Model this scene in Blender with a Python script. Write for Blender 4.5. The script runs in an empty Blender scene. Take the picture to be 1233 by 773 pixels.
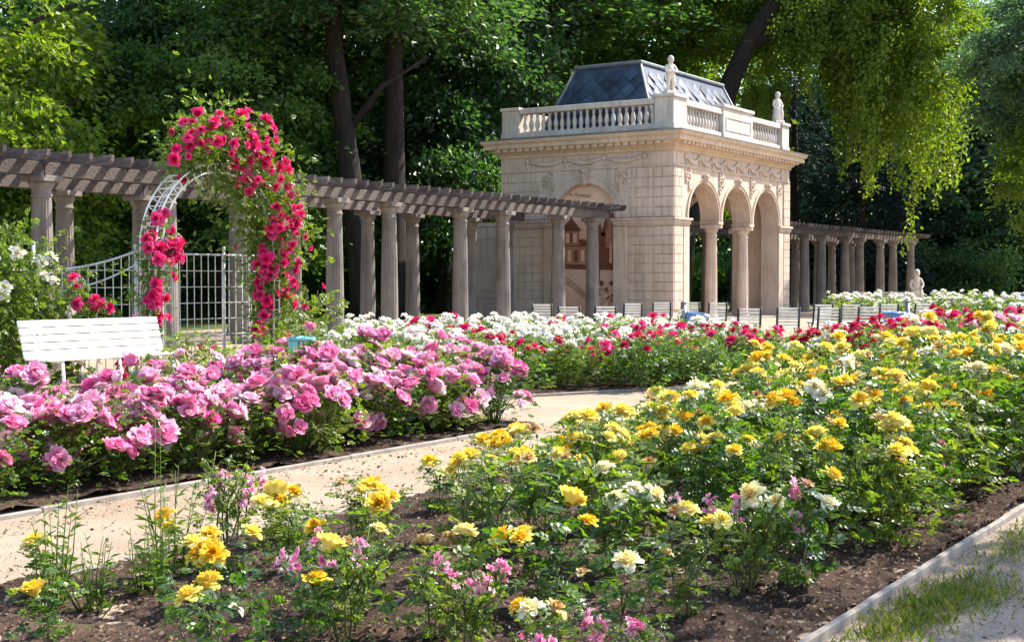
import bpy, math, random
import numpy as np
from mathutils import Vector, Matrix, Quaternion

rnd = random.Random(7)
rng = np.random.default_rng(7)
sc = bpy.context.scene
COL = sc.collection
PI = math.pi
R = math.radians

# ------------------------------------------------------------------ camera
EYE = 1.5
F = 1622.0 / 1233.0          # focal length in picture widths
HEAD = math.atan(1051 / 1622.0)
CS, SN = math.cos(HEAD), math.sin(HEAD)
cd = bpy.data.cameras.new('camera')
cam = bpy.data.objects.new('camera', cd)
COL.objects.link(cam)
cam.location = (0, 0, EYE)
cam.rotation_euler = (R(90) - math.atan(50.5 / 1622.0), 0, HEAD)
cd.sensor_fit = 'HORIZONTAL'
cd.sensor_width = 36
cd.lens = 36 * F
cd.clip_start = 0.1
cd.clip_end = 1000
sc.camera = cam


def W(px, D):
    """ground point seen in picture column px (of 1233) at depth D"""
    xc = (px - 616.0) / 1622.0 * D
    return (CS * xc - SN * D, SN * xc + CS * D)


def plan(x, y):
    """picture column and depth of a ground point"""
    xc = CS * x + SN * y
    d = -SN * x + CS * y
    return (616 + 1622 * xc / max(d, 0.1), d)


# ------------------------------------------------------------------ light
sc.view_settings.view_transform = 'Standard'
sc.view_settings.look = 'None'
sc.view_settings.gamma = 1
sc.view_settings.use_curve_mapping = False
sc.view_settings.exposure = 1.35
SUN_EL = R(47)
SUN_DIR = Vector((0.47 * math.cos(SUN_EL), 0.883 * math.cos(SUN_EL), math.sin(SUN_EL))).normalized()
wd = bpy.data.worlds.new('World')
sc.world = wd
wd.use_nodes = True
nt = wd.node_tree
nt.nodes.clear()
sky = nt.nodes.new('ShaderNodeTexSky')
sky.sky_type = 'NISHITA'
sky.sun_disc = False
sky.sun_elevation = SUN_EL
sky.sun_rotation = math.atan2(SUN_DIR.x, SUN_DIR.y)
sky.air_density = 1.2
sky.dust_density = 1.0
bg = nt.nodes.new('ShaderNodeBackground')
bg.inputs['Strength'].default_value = 0.145
wo = nt.nodes.new('ShaderNodeOutputWorld')
nt.links.new(sky.outputs[0], bg.inputs[0])
nt.links.new(bg.outputs[0], wo.inputs[0])
sl = bpy.data.lights.new('sun', 'SUN')
sl.energy = 5.0
sl.angle = R(0.5)
sl.color = (1.0, 0.93, 0.82)
so = bpy.data.objects.new('sun', sl)
COL.objects.link(so)
so.rotation_euler = SUN_DIR.to_track_quat('Z', 'Y').to_euler()
so.location = (20, 20, 40)
cy = sc.cycles
cy.max_bounces = 7
cy.diffuse_bounces = 4
cy.glossy_bounces = 2
cy.transmission_bounces = 4
cy.transparent_max_bounces = 4
cy.caustics_reflective = False
cy.caustics_refractive = False
cy.sample_clamp_indirect = 6
cy.use_denoising = True
try:
    cy.denoiser = 'OPENIMAGEDENOISE'
    cy.denoising_prefilter = 'ACCURATE'
except Exception:
    pass

# ------------------------------------------------------------------ materials
MATS = {}


def new_mat(name):
    m = bpy.data.materials.new(name)
    m.use_nodes = True
    t = m.node_tree
    t.nodes.clear()
    out = t.nodes.new('ShaderNodeOutputMaterial')
    MATS[name] = m
    return m, t, out


def node(t, kind, **kw):
    n = t.nodes.new(kind)
    for k, v in kw.items():
        if k in n.inputs:
            n.inputs[k].default_value = v
        else:
            setattr(n, k, v)
    return n


def ramp(t, fac, stops):
    r = t.nodes.new('ShaderNodeValToRGB')
    e = r.color_ramp.elements
    while len(e) < len(stops):
        e.new(0.5)
    for i, (p, c) in enumerate(stops):
        e[i].position = p
        e[i].color = (*c, 1)
    t.links.new(fac, r.inputs[0])
    return r.outputs[0]


def solid(name, stops, rough=0.8, scale=4, detail=6, bump=0.0, bscale=40, bdist=0.02, metallic=0, spec=0.3, stretch=None, rand=0.0):
    """noise-toned principled material: stops = [(pos, rgb), ...]"""
    m, t, out = new_mat(name)
    p = node(t, 'ShaderNodeBsdfPrincipled')
    p.inputs['Roughness'].default_value = rough
    p.inputs['Metallic'].default_value = metallic
    p.inputs['Specular IOR Level'].default_value = spec
    tc = node(t, 'ShaderNodeNewGeometry')
    src = tc.outputs['Position']
    if stretch:
        mp = node(t, 'ShaderNodeMapping')
        mp.inputs['Scale'].default_value = stretch
        t.links.new(src, mp.inputs[0])
        src = mp.outputs[0]
    n = node(t, 'ShaderNodeTexNoise', Scale=scale, Detail=detail, Roughness=0.65)
    t.links.new(src, n.inputs['Vector'])
    fac = n.outputs['Fac']
    if rand:
        mm = node(t, 'ShaderNodeMath', operation='MULTIPLY_ADD')
        oi = node(t, 'ShaderNodeObjectInfo')
        sub = node(t, 'ShaderNodeMath', operation='SUBTRACT')
        t.links.new(oi.outputs['Random'], sub.inputs[0])
        sub.inputs[1].default_value = 0.5
        t.links.new(sub.outputs[0], mm.inputs[0])
        mm.inputs[1].default_value = rand
        t.links.new(fac, mm.inputs[2])
        fac = mm.outputs[0]
    t.links.new(ramp(t, fac, stops), p.inputs['Base Color'])
    if bump:
        b = node(t, 'ShaderNodeBump', Strength=bump, Distance=bdist)
        n2 = node(t, 'ShaderNodeTexNoise', Scale=bscale, Detail=5, Roughness=0.7)
        t.links.new(src, n2.inputs['Vector'])
        t.links.new(n2.outputs['Fac'], b.inputs['Height'])
        t.links.new(b.outputs[0], p.inputs['Normal'])
    t.links.new(p.outputs[0], out.inputs[0])
    return m


def leafmat(name, stops, trans, tw=0.35, rough=0.45, spec=0.35, objvar=0.25):
    """leaf: tone per leaf, light also passes through the blade"""
    m, t, out = new_mat(name)
    g = node(t, 'ShaderNodeNewGeometry')
    oi = node(t, 'ShaderNodeObjectInfo')
    mm = node(t, 'ShaderNodeMath', operation='MULTIPLY_ADD')
    t.links.new(oi.outputs['Random'], mm.inputs[0])
    mm.inputs[1].default_value = objvar
    sc_ = node(t, 'ShaderNodeMath', operation='MULTIPLY')
    t.links.new(g.outputs['Random Per Island'], sc_.inputs[0])
    sc_.inputs[1].default_value = 1 - objvar
    t.links.new(sc_.outputs[0], mm.inputs[2])
    c = ramp(t, mm.outputs[0], stops)
    p = node(t, 'ShaderNodeBsdfPrincipled')
    p.inputs['Roughness'].default_value = rough
    p.inputs['Specular IOR Level'].default_value = spec
    t.links.new(c, p.inputs['Base Color'])
    tr = node(t, 'ShaderNodeBsdfTranslucent')
    mx = node(t, 'ShaderNodeMix', data_type='RGBA', blend_type='MULTIPLY')
    mx.inputs['Factor'].default_value = 1
    t.links.new(c, mx.inputs[6])
    mx.inputs[7].default_value = (*trans, 1)
    t.links.new(mx.outputs[2], tr.inputs[0])
    ms = node(t, 'ShaderNodeMixShader')
    ms.inputs[0].default_value = tw
    t.links.new(p.outputs[0], ms.inputs[1])
    t.links.new(tr.outputs[0], ms.inputs[2])
    t.links.new(ms.outputs[0], out.inputs[0])
    return m


def petalmat(name, inner, outer, edge, tw=0.35):
    """petal: own colour runs from the heart (t=0) to the outermost petals (t=1)"""
    m, t, out = new_mat(name)
    a = node(t, 'ShaderNodeAttribute', attribute_name='t')
    oi = node(t, 'ShaderNodeObjectInfo')
    ma = node(t, 'ShaderNodeMath', operation='MULTIPLY_ADD')
    t.links.new(oi.outputs['Random'], ma.inputs[0])
    ma.inputs[1].default_value = 0.5
    sb = node(t, 'ShaderNodeMath', operation='SUBTRACT')
    t.links.new(a.outputs['Fac'], sb.inputs[0])
    sb.inputs[1].default_value = 0.25
    t.links.new(sb.outputs[0], ma.inputs[2])
    c = ramp(t, ma.outputs[0], [(0.05, inner), (0.55, outer), (1.0, edge)])
    p = node(t, 'ShaderNodeBsdfPrincipled')
    p.inputs['Roughness'].default_value = 0.6
    p.inputs['Specular IOR Level'].default_value = 0.15
    t.links.new(c, p.inputs['Base Color'])
    tr = node(t, 'ShaderNodeBsdfTranslucent')
    t.links.new(c, tr.inputs[0])
    ms = node(t, 'ShaderNodeMixShader')
    ms.inputs[0].default_value = tw
    t.links.new(p.outputs[0], ms.inputs[1])
    t.links.new(tr.outputs[0], ms.inputs[2])
    t.links.new(ms.outputs[0], out.inputs[0])
    return m


def weathered(name, base, dark, rough=0.85):
    """stone: base tone, blotches, vertical rain streaks, fine grain"""
    m, t, out = new_mat(name)
    g = node(t, 'ShaderNodeNewGeometry')
    n1 = node(t, 'ShaderNodeTexNoise', Scale=1.3, Detail=6, Roughness=0.65)
    mp = node(t, 'ShaderNodeMapping')
    mp.inputs['Scale'].default_value = (7, 7, 0.5)
    n2 = node(t, 'ShaderNodeTexNoise', Scale=1.0, Detail=5, Roughness=0.6)
    t.links.new(g.outputs['Position'], n1.inputs['Vector'])
    t.links.new(g.outputs['Position'], mp.inputs[0])
    t.links.new(mp.outputs[0], n2.inputs['Vector'])
    ad = node(t, 'ShaderNodeMath', operation='ADD')
    t.links.new(n1.outputs['Fac'], ad.inputs[0])
    t.links.new(n2.outputs['Fac'], ad.inputs[1])
    hv = node(t, 'ShaderNodeMath', operation='MULTIPLY')
    t.links.new(ad.outputs[0], hv.inputs[0])
    hv.inputs[1].default_value = 0.5
    c = ramp(t, hv.outputs[0], [(0.37, dark), (0.56, base), (0.8, tuple(min(1, v * 1.12) for v in base))])
    p = node(t, 'ShaderNodeBsdfPrincipled')
    p.inputs['Roughness'].default_value = rough
    p.inputs['Specular IOR Level'].default_value = 0.2
    t.links.new(c, p.inputs['Base Color'])
    b = node(t, 'ShaderNodeBump', Strength=0.35, Distance=0.01)
    n3 = node(t, 'ShaderNodeTexNoise', Scale=30, Detail=5, Roughness=0.7)
    t.links.new(g.outputs['Position'], n3.inputs['Vector'])
    t.links.new(n3.outputs['Fac'], b.inputs['Height'])
    t.links.new(b.outputs[0], p.inputs['Normal'])
    t.links.new(p.outputs[0], out.inputs[0])
    return m


STUCCO = weathered('stucco', (0.56, 0.445, 0.365), (0.40, 0.31, 0.25))
STUCCO_Y = weathered('stucco_cornice', (0.57, 0.44, 0.325), (0.43, 0.32, 0.23))
TRIM = weathered('stone_trim', (0.57, 0.515, 0.465), (0.38, 0.335, 0.295))
STATUE = weathered('statue_stone', (0.66, 0.60, 0.53), (0.48, 0.43, 0.37))
COLSTONE = weathered('column_stone', (0.205, 0.18, 0.162), (0.105, 0.09, 0.08))
WOOD = solid('grey_timber', [(0.3, (0.045, 0.036, 0.033)), (0.6, (0.120, 0.098, 0.090)), (0.8, (0.27, 0.23, 0.205))], 0.85, 3, 6, 0.4, 20, 0.01, stretch=(1.2, 6, 6), rand=0.25)
SLATE = solid('slate', [(0.25, (0.020, 0.033, 0.062)), (0.55, (0.034, 0.055, 0.098)), (0.8, (0.065, 0.092, 0.14))], 0.50, 2.2, 4, 0.3, 25, 0.01, spec=0.4)
ZINC = solid('zinc', [(0.3, (0.10, 0.11, 0.13)), (0.7, (0.19, 0.20, 0.22))], 0.5, 3, 4, metallic=0.3, spec=0.5)
WHITEPAINT = solid('white_paint', [(0.3, (0.66, 0.65, 0.62)), (0.55, (0.80, 0.79, 0.77))], 0.5, 6, 5, 0.15, 60, 0.004)
CHAIRWHITE = solid('chair_white', [(0.3, (0.50, 0.48, 0.44)), (0.7, (0.70, 0.68, 0.64))], 0.55, 5, 4)
CHAIRBEIGE = solid('chair_beige', [(0.3, (0.40, 0.33, 0.27)), (0.7, (0.52, 0.44, 0.36))], 0.6, 5, 4)
BLACKMETAL = solid('dark_metal', [(0.3, (0.02, 0.02, 0.022)), (0.7, (0.05, 0.05, 0.052))], 0.45, 6, 4, metallic=0.4)
GREYMETAL = solid('grey_metal', [(0.3, (0.17, 0.17, 0.18)), (0.7, (0.27, 0.27, 0.28))], 0.5, 6, 4, metallic=0.5)
WIRE = solid('pale_wire', [(0.3, (0.46, 0.46, 0.45)), (0.7, (0.66, 0.66, 0.64))], 0.45, 6, 4, metallic=0.1)
BLUEBAG = solid('blue_bag', [(0.3, (0.04, 0.15, 0.42)), (0.7, (0.08, 0.25, 0.58))], 0.35, 6, 4, 0.5, 9, 0.05, spec=0.5)
TURQBAG = solid('turquoise_bag', [(0.3, (0.07, 0.38, 0.50)), (0.7, (0.14, 0.52, 0.62))], 0.35, 8, 4, 0.5, 12, 0.04, spec=0.5)
MURAL = solid('mural_tan', [(0.3, (0.60, 0.34, 0.23)), (0.7, (0.76, 0.52, 0.37))], 0.7, 1.2, 5)
MURAL_D = solid('mural_dark', [(0.35, (0.10, 0.035, 0.022)), (0.7, (0.26, 0.10, 0.06))], 0.7, 9, 6)
MURAL_M = solid('mural_mid', [(0.3, (0.30, 0.14, 0.085)), (0.7, (0.44, 0.23, 0.15))], 0.7, 6, 6)
MURAL_L = solid('mural_light', [(0.3, (0.60, 0.385, 0.28)), (0.7, (0.72, 0.50, 0.38))], 0.7, 5, 5)
BARK = solid('bark', [(0.3, (0.010, 0.008, 0.007)), (0.7, (0.040, 0.031, 0.025))], 0.95, 2, 7, 0.9, 9, 0.08, stretch=(3, 3, 0.6))
CANE = solid('cane', [(0.3, (0.05, 0.075, 0.02)), (0.6, (0.10, 0.12, 0.035)), (0.8, (0.13, 0.08, 0.045))], 0.6, 9, 3)
STUMP = solid('stump_wood', [(0.3, (0.12, 0.075, 0.055)), (0.7, (0.30, 0.20, 0.15))], 0.9, 14, 6, 0.6, 40, 0.01)
KERB = solid('kerb_stone', [(0.3, (0.16, 0.14, 0.125)), (0.55, (0.27, 0.24, 0.215)), (0.75, (0.36, 0.325, 0.29))], 0.85, 5, 7, 0.4, 60, 0.006)
GRASS = leafmat('grass_blade', [(0.0, (0.05, 0.09, 0.012)), (0.5, (0.11, 0.15, 0.02)), (0.85, (0.22, 0.21, 0.05)), (1.0, (0.32, 0.26, 0.12))], (1.6, 1.7, 0.6), 0.35, 0.6, 0.2)
ROSELEAF = leafmat('rose_leaf', [(0.0, (0.018, 0.050, 0.014)), (0.40, (0.042, 0.095, 0.018)), (0.75, (0.095, 0.155, 0.022)), (0.96, (0.17, 0.21, 0.03)), (1.0, (0.17, 0.10, 0.035))], (2.3, 2.6, 0.6), 0.36, 0.37, 0.5)
ROSELEAF_L = leafmat('rose_leaf_fresh', [(0.0, (0.045, 0.085, 0.016)), (0.5, (0.095, 0.15, 0.025)), (0.85, (0.17, 0.21, 0.04)), (0.97, (0.24, 0.24, 0.06)), (1.0, (0.20, 0.09, 0.04))], (2.0, 2.1, 0.6), 0.4, 0.4, 0.4)
WEED = leafmat('weed_leaf', [(0.0, (0.05, 0.10, 0.02)), (1.0, (0.14, 0.20, 0.04))], (1.9, 2.0, 0.6), 0.38, 0.5, 0.3)
TL_DARK = leafmat('tree_leaf_dark', [(0.0, (0.024, 0.056, 0.027)), (0.6, (0.050, 0.102, 0.038)), (1.0, (0.095, 0.155, 0.042))], (2.1, 2.5, 0.8), 0.38, 0.36, 0.5)
TL_MID = leafmat('tree_leaf_mid', [(0.0, (0.034, 0.074, 0.022)), (0.6, (0.068, 0.128, 0.030)), (1.0, (0.12, 0.18, 0.038))], (2.3, 2.6, 0.6), 0.40, 0.45, 0.35)
TL_LIGHT = leafmat('tree_leaf_light', [(0.0, (0.055, 0.095, 0.014)), (0.6, (0.10, 0.155, 0.020)), (1.0, (0.17, 0.21, 0.035))], (2.4, 2.5, 0.5), 0.42, 0.45, 0.3)
TL_HAZE = leafmat('tree_leaf_haze', [(0.0, (0.045, 0.085, 0.060)), (0.6, (0.078, 0.138, 0.085)), (1.0, (0.125, 0.19, 0.095))], (1.9, 2.2, 0.9), 0.38, 0.45, 0.4)  # pale blue-green: distance haze is put into the leaf colour
NEEDLE = leafmat('needle', [(0.0, (0.008, 0.018, 0.018)), (1.0, (0.022, 0.042, 0.036))], (1.2, 1.4, 1.0), 0.2, 0.55, 0.25)
LITTER = leafmat('litter', [(0.0, (0.05, 0.03, 0.022)), (0.5, (0.16, 0.10, 0.065)), (0.85, (0.34, 0.24, 0.17)), (1.0, (0.62, 0.50, 0.46))], (1, 1, 1), 0.15, 0.8, 0.2)

PM = {
    'gold': petalmat('petal_gold', (0.86, 0.46, 0.015), (0.88, 0.62, 0.045), (0.88, 0.74, 0.20)),
    'lemon': petalmat('petal_lemon', (0.86, 0.60, 0.03), (0.87, 0.74, 0.12), (0.88, 0.80, 0.36)),
    'cream': petalmat('petal_cream', (0.86, 0.68, 0.24), (0.86, 0.78, 0.48), (0.86, 0.82, 0.68)),
    'pink': petalmat('petal_pink', (0.76, 0.09, 0.30), (0.82, 0.21, 0.44), (0.86, 0.50, 0.66)),
    'palepink': petalmat('petal_pale_pink', (0.82, 0.26, 0.44), (0.85, 0.46, 0.60), (0.87, 0.74, 0.80)),
    'crimson': petalmat('petal_crimson', (0.70, 0.014, 0.13), (0.74, 0.022, 0.17), (0.80, 0.10, 0.30)),
    'red': petalmat('petal_red', (0.42, 0.006, 0.03), (0.55, 0.014, 0.07), (0.62, 0.05, 0.14)),
    'spent': petalmat('petal_spent', (0.42, 0.22, 0.05), (0.50, 0.32, 0.12), (0.55, 0.42, 0.24)),
    'white': petalmat('petal_white', (0.84, 0.76, 0.56), (0.86, 0.83, 0.74), (0.87, 0.86, 0.83)),
}

def island_tone(m, lo, hi):
    """each slate its own tone"""
    t = m.node_tree
    p = next(n for n in t.nodes if n.type == 'BSDF_PRINCIPLED')
    src = p.inputs['Base Color'].links[0].from_socket
    g = node(t, 'ShaderNodeNewGeometry')
    mr = node(t, 'ShaderNodeMapRange')
    mr.inputs['To Min'].default_value, mr.inputs['To Max'].default_value = lo, hi
    t.links.new(g.outputs['Random Per Island'], mr.inputs['Value'])
    mx = node(t, 'ShaderNodeMix', data_type='RGBA', blend_type='MULTIPLY')
    mx.inputs['Factor'].default_value = 1
    t.links.new(src, mx.inputs[6])
    t.links.new(mr.outputs[0], mx.inputs[7])
    t.links.new(mx.outputs[2], p.inputs['Base Color'])


island_tone(SLATE, .55, 1.5)

# ------------------------------------------------------------------ mesh tools


class MB:
    """collects faces, then links them as ONE mesh object"""

    def __init__(self):
        self.v, self.f, self.m, self.s = [], [], [], []
        self.mats = []
        self.cur = 0
        self.smooth = False

    def mat(self, m):
        if m not in self.mats:
            self.mats.append(m)
        self.cur = self.mats.index(m)
        return self

    def add(self, vs, fs, smooth=None):
        o = len(self.v)
        self.v.extend([tuple(p) for p in vs])
        sm = self.smooth if smooth is None else smooth
        for f in fs:
            self.f.append([i + o for i in f])
            self.m.append(self.cur)
            self.s.append(sm)

    def box(self, x0, x1, y0, y1, z0, z1, bev=0.0, mtx=None):
        if bev:
            b = bev
            vs, fs = [], []
            # chamfered box: 24 verts
            xs, ys, zs = (x0, x1), (y0, y1), (z0, z1)
            idx = {}
            for ix in (0, 1):
                for iy in (0, 1):
                    for iz in (0, 1):
                        sx, sy, sz = (1, -1)[ix], (1, -1)[iy], (1, -1)[iz]
                        p = (xs[ix], ys[iy], zs[iz])
                        for a in range(3):
                            q = [p[0] + sx * b, p[1] + sy * b, p[2] + sz * b]
                            q[a] = p[a]
                            idx[(ix, iy, iz, a)] = len(vs)
                            vs.append(tuple(q))
            I = lambda x, y, z, a: idx[(x, y, z, a)]
            for a in range(3):
                for s in (0, 1):
                    c = []
                    for (u, w) in ((0, 0), (1, 0), (1, 1), (0, 1)):
                        k = [0, 0, 0]
                        k[a] = s
                        k[(a + 1) % 3] = u
                        k[(a + 2) % 3] = w
                        c.append(I(*k, a))
                    fs.append(c if s else c[::-1])
            for a in range(3):      # edge chamfers along axis a
                b1, b2 = (a + 1) % 3, (a + 2) % 3
                for s1 in (0, 1):
                    for s2 in (0, 1):
                        k0, k1 = [0, 0, 0], [0, 0, 0]
                        k0[a], k1[a] = 0, 1
                        for k in (k0, k1):
                            k[b1], k[b2] = s1, s2
                        q = [I(*k0, b1), I(*k1, b1), I(*k1, b2), I(*k0, b2)]
                        fs.append(q if s1 == s2 else q[::-1])
            for ix in (0, 1):
                for iy in (0, 1):
                    for iz in (0, 1):
                        q = [I(ix, iy, iz, 0), I(ix, iy, iz, 1), I(ix, iy, iz, 2)]
                        fs.append(q if (ix + iy + iz) % 2 else q[::-1])
        else:
            vs = [(x0, y0, z0), (x1, y0, z0), (x1, y1, z0), (x0, y1, z0), (x0, y0, z1), (x1, y0, z1), (x1, y1, z1), (x0, y1, z1)]
            fs = [(0, 3, 2, 1), (4, 5, 6, 7), (0, 1, 5, 4), (1, 2, 6, 5), (2, 3, 7, 6), (3, 0, 4, 7)]
        if mtx is not None:
            vs = [mtx @ Vector(p) for p in vs]
        self.add(vs, fs, False)

    def prism(self, poly, a0, a1, axis):
        """extrude polygon [(p,q)] between a0 and a1; axis 'x': (p,q)=(y,z), 'y': (x,z), 'z': (x,y)"""
        n = len(poly)
        mk = {'x': lambda a, p, q: (a, p, q), 'y': lambda a, p, q: (p, a, q), 'z': lambda a, p, q: (p, q, a)}[axis]
        vs = [mk(a0, p, q) for p, q in poly] + [mk(a1, p, q) for p, q in poly]
        fs = [list(range(n))[::-1], list(range(n, 2 * n))] + [[i, (i + 1) % n, n + (i + 1) % n, n + i] for i in range(n)]
        self.add(vs, fs, False)

    def tube(self, pts, rad, seg=6, cap=True, smooth=True):
        pts = [Vector(p) for p in pts]
        n = len(pts)
        if not hasattr(rad, '__len__'):
            rad = [rad] * n
        vs, fs = [], []
        up = None
        for i, p in enumerate(pts):
            d = (pts[min(i + 1, n - 1)] - pts[max(i - 1, 0)])
            d = d.normalized() if d.length > 1e-9 else Vector((0, 0, 1))
            if up is None:
                up = d.orthogonal().normalized()
            else:
                up = (up - d * up.dot(d))
                up = up.normalized() if up.length > 1e-6 else d.orthogonal().normalized()
            w = d.cross(up)
            for k in range(seg):
                a = 2 * PI * k / seg
                vs.append(p + (up * math.cos(a) + w * math.sin(a)) * rad[i])
        for i in range(n - 1):
            for k in range(seg):
                k2 = (k + 1) % seg
                fs.append((i * seg + k, i * seg + k2, (i + 1) * seg + k2, (i + 1) * seg + k))
        if cap:
            fs.append(list(range(seg))[::-1])
            fs.append([(n - 1) * seg + k for k in range(seg)])
        self.add(vs, fs, smooth)

    def lathe(self, prof, cx=0, cy=0, seg=24, flute=0, depth=0.0, fl=(0, 0), smooth=True):
        """prof = [(r,z)] bottom to top; flutes between z fl[0]..fl[1]"""
        vs, fs = [], []
        n = len(prof)
        for r, z in prof:
            for k in range(seg):
                a = 2 * PI * k / seg
                rr = r
                if flute and fl[0] <= z <= fl[1]:
                    rr = r - depth * abs(math.sin(a * flute / 2.0)) ** 0.8
                vs.append((cx + rr * math.cos(a), cy + rr * math.sin(a), z))
        for i in range(n - 1):
            for k in range(seg):
                k2 = (k + 1) % seg
                fs.append((i * seg + k, i * seg + k2, (i + 1) * seg + k2, (i + 1) * seg + k))
        fs.append(list(range(seg))[::-1])
        fs.append([(n - 1) * seg + k for k in range(seg)])
        self.add(vs, fs, smooth)

    def mesh(self, name):
        me = bpy.data.meshes.new(name)
        me.from_pydata(self.v, [], self.f)
        for m in self.mats:
            me.materials.append(m)
        me.polygons.foreach_set('material_index', self.m)
        me.polygons.foreach_set('use_smooth', self.s)
        me.update()
        return me

    def build(self, name, mat=None, parent=None, loc=None):
        if mat is not None:
            self.mats = [mat] + [m for m in self.mats if m != mat]
        return link(name, self.mesh(name), parent, loc)


def link(name, me, parent=None, loc=None):
    o = bpy.data.objects.new(name, me)
    COL.objects.link(o)
    if parent is not None:
        o.parent = parent
    if loc is not None:
        o.location = loc
    return o


def tag(o, label=None, cat=None, group=None, kind=None):
    for k, v in (('label', label), ('category', cat), ('group', group), ('kind', kind)):
        if v:
            o[k] = v
    return o


def thing(name, label, cat, loc=(0, 0, 0), rz=0.0, group=None):
    o = bpy.data.objects.new(name, None)
    o.empty_display_size = 0.2
    COL.objects.link(o)
    o.location = loc
    o.rotation_euler = (0, 0, rz)
    return tag(o, label, cat, group)


def np_mesh(name, V, T, mats, midx=None, smooth=False, attr=None):
    """V n x 3, T m x k (all faces with k corners)"""
    me = bpy.data.meshes.new(name)
    n, (m, k) = len(V), T.shape
    me.vertices.add(n)
    me.vertices.foreach_set('co', np.ascontiguousarray(V, dtype=np.float32).ravel())
    me.loops.add(m * k)
    me.loops.foreach_set('vertex_index', np.ascontiguousarray(T, dtype=np.int32).ravel())
    me.polygons.add(m)
    me.polygons.foreach_set('loop_start', np.arange(0, m * k, k, dtype=np.int32))
    me.polygons.foreach_set('loop_total', np.full(m, k, dtype=np.int32))
    for q in mats:
        me.materials.append(q)
    if midx is not None:
        me.polygons.foreach_set('material_index', midx.astype(np.int32))
    me.polygons.foreach_set('use_smooth', np.full(m, bool(smooth)))
    if attr is not None:
        a = me.attributes.new('t', 'FLOAT', 'POINT')
        a.data.foreach_set('value', np.ascontiguousarray(attr, dtype=np.float32))
    me.update(calc_edges=True)
    me.validate()
    return me


# ------------------------------------------------------------------ ground
def sheet(name, poly, z, m, label=None):
    b = MB().mat(m)
    b.add([(x, y, z) for x, y in poly], [list(range(len(poly)))])
    o = b.build(name, m)
    tag(o, label, None, None, 'structure')
    return o


def ground_mat(name, c0, c1, c2, speck, sp_amt=0.62, bump=0.5):
    m, t, out = new_mat(name)
    g = node(t, 'ShaderNodeNewGeometry')
    n1 = node(t, 'ShaderNodeTexNoise', Scale=0.9, Detail=8, Roughness=0.7)
    n2 = node(t, 'ShaderNodeTexNoise', Scale=55, Detail=4, Roughness=0.7)
    vo = node(t, 'ShaderNodeTexVoronoi', Scale=85.0)
    for q in (n1, n2, vo):
        t.links.new(g.outputs['Position'], q.inputs['Vector'])
    mix = node(t, 'ShaderNodeMath', operation='MULTIPLY_ADD')
    t.links.new(n2.outputs['Fac'], mix.inputs[0])
    mix.inputs[1].default_value = 0.45
    sc2 = node(t, 'ShaderNodeMath', operation='MULTIPLY')
    t.links.new(n1.outputs['Fac'], sc2.inputs[0])
    sc2.inputs[1].default_value = 0.55
    t.links.new(sc2.outputs[0], mix.inputs[2])
    c = ramp(t, mix.outputs[0], [(0.36, c0), (0.5, c1), (0.64, c2)])
    st = ramp(t, vo.outputs['Color'], [(sp_amt, (0, 0, 0)), (sp_amt + 0.05, (1, 1, 1))])
    mx = node(t, 'ShaderNodeMix', data_type='RGBA')
    t.links.new(st, mx.inputs['Factor'])
    t.links.new(c, mx.inputs[6])
    mx.inputs[7].default_value = (*speck, 1)
    p = node(t, 'ShaderNodeBsdfPrincipled')
    p.inputs['Roughness'].default_value = 0.95
    p.inputs['Specular IOR Level'].default_value = 0.15
    t.links.new(mx.outputs[2], p.inputs['Base Color'])
    b = node(t, 'ShaderNodeBump', Strength=bump, Distance=0.02)
    t.links.new(n2.outputs['Fac'], b.inputs['Height'])
    t.links.new(b.outputs[0], p.inputs['Normal'])
    t.links.new(p.outputs[0], out.inputs[0])
    return m


SAND = ground_mat('sand', (0.23, 0.165, 0.112), (0.355, 0.27, 0.195), (0.46, 0.365, 0.28), (0.31, 0.25, 0.20), 0.74, 0.9)
GRAVEL = ground_mat('gravel', (0.17, 0.13, 0.10), (0.29, 0.225, 0.175), (0.40, 0.325, 0.26), (0.36, 0.32, 0.28), 0.72, 0.9)
SOIL = ground_mat('soil', (0.020, 0.012, 0.009), (0.055, 0.034, 0.025), (0.13, 0.085, 0.064), (0.20, 0.14, 0.11), 0.82, 1.0)
LAWN = solid('lawn', [(0.3, (0.06, 0.095, 0.015)), (0.55, (0.13, 0.165, 0.03)), (0.75, (0.27, 0.25, 0.09))], 0.9, 0.5, 8, 0.9, 30, 0.05)

sheet('ground', [(-400, -200), (400, -200), (400, 500), (-400, 500)], 0.0, SAND)
sheet('lawn', [(-400, -100), (-29.2, -100), (-29.2, 82), (60, 82), (60, 400), (-400, 400)], 0.006, LAWN)
sheet('gravel_path', [(-1.927, -5), (6, -5), (6, 40), (-1.927, 16)], 0.006, GRAVEL)


def soil_bed(name, poly, res, amp, z=0.03):
    """dug soil: uneven crumbly surface inside the bed's outline"""
    P = np.array(poly)
    x0, y0 = P.min(0)
    x1, y1 = P.max(0)
    nx, ny = max(2, int((x1 - x0) / res)), max(2, int((y1 - y0) / res))
    gx, gy = np.meshgrid(np.linspace(x0, x1, nx + 1), np.linspace(y0, y1, ny + 1), indexing='ij')
    gz = z + amp * (rng.random(gx.shape) - 0.5) + amp * 0.8 * np.sin(gx * 5.1 + 1.3 * np.sin(gy * 3.3)) * np.sin(gy * 4.3)
    ins = inside(gx, gy, poly)
    V = np.stack([gx, gy, gz], -1).reshape(-1, 3)
    i, j = np.meshgrid(np.arange(nx), np.arange(ny), indexing='ij')
    a = i * (ny + 1) + j
    T = np.stack([a, a + ny + 1, a + ny + 2, a + 1], -1).reshape(-1, 4)
    keep = ins.reshape(-1)[T].all(1)
    o = link(name, np_mesh(name, V, T[keep], [SOIL], smooth=True))
    return tag(o, None, None, None, 'structure')


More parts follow.
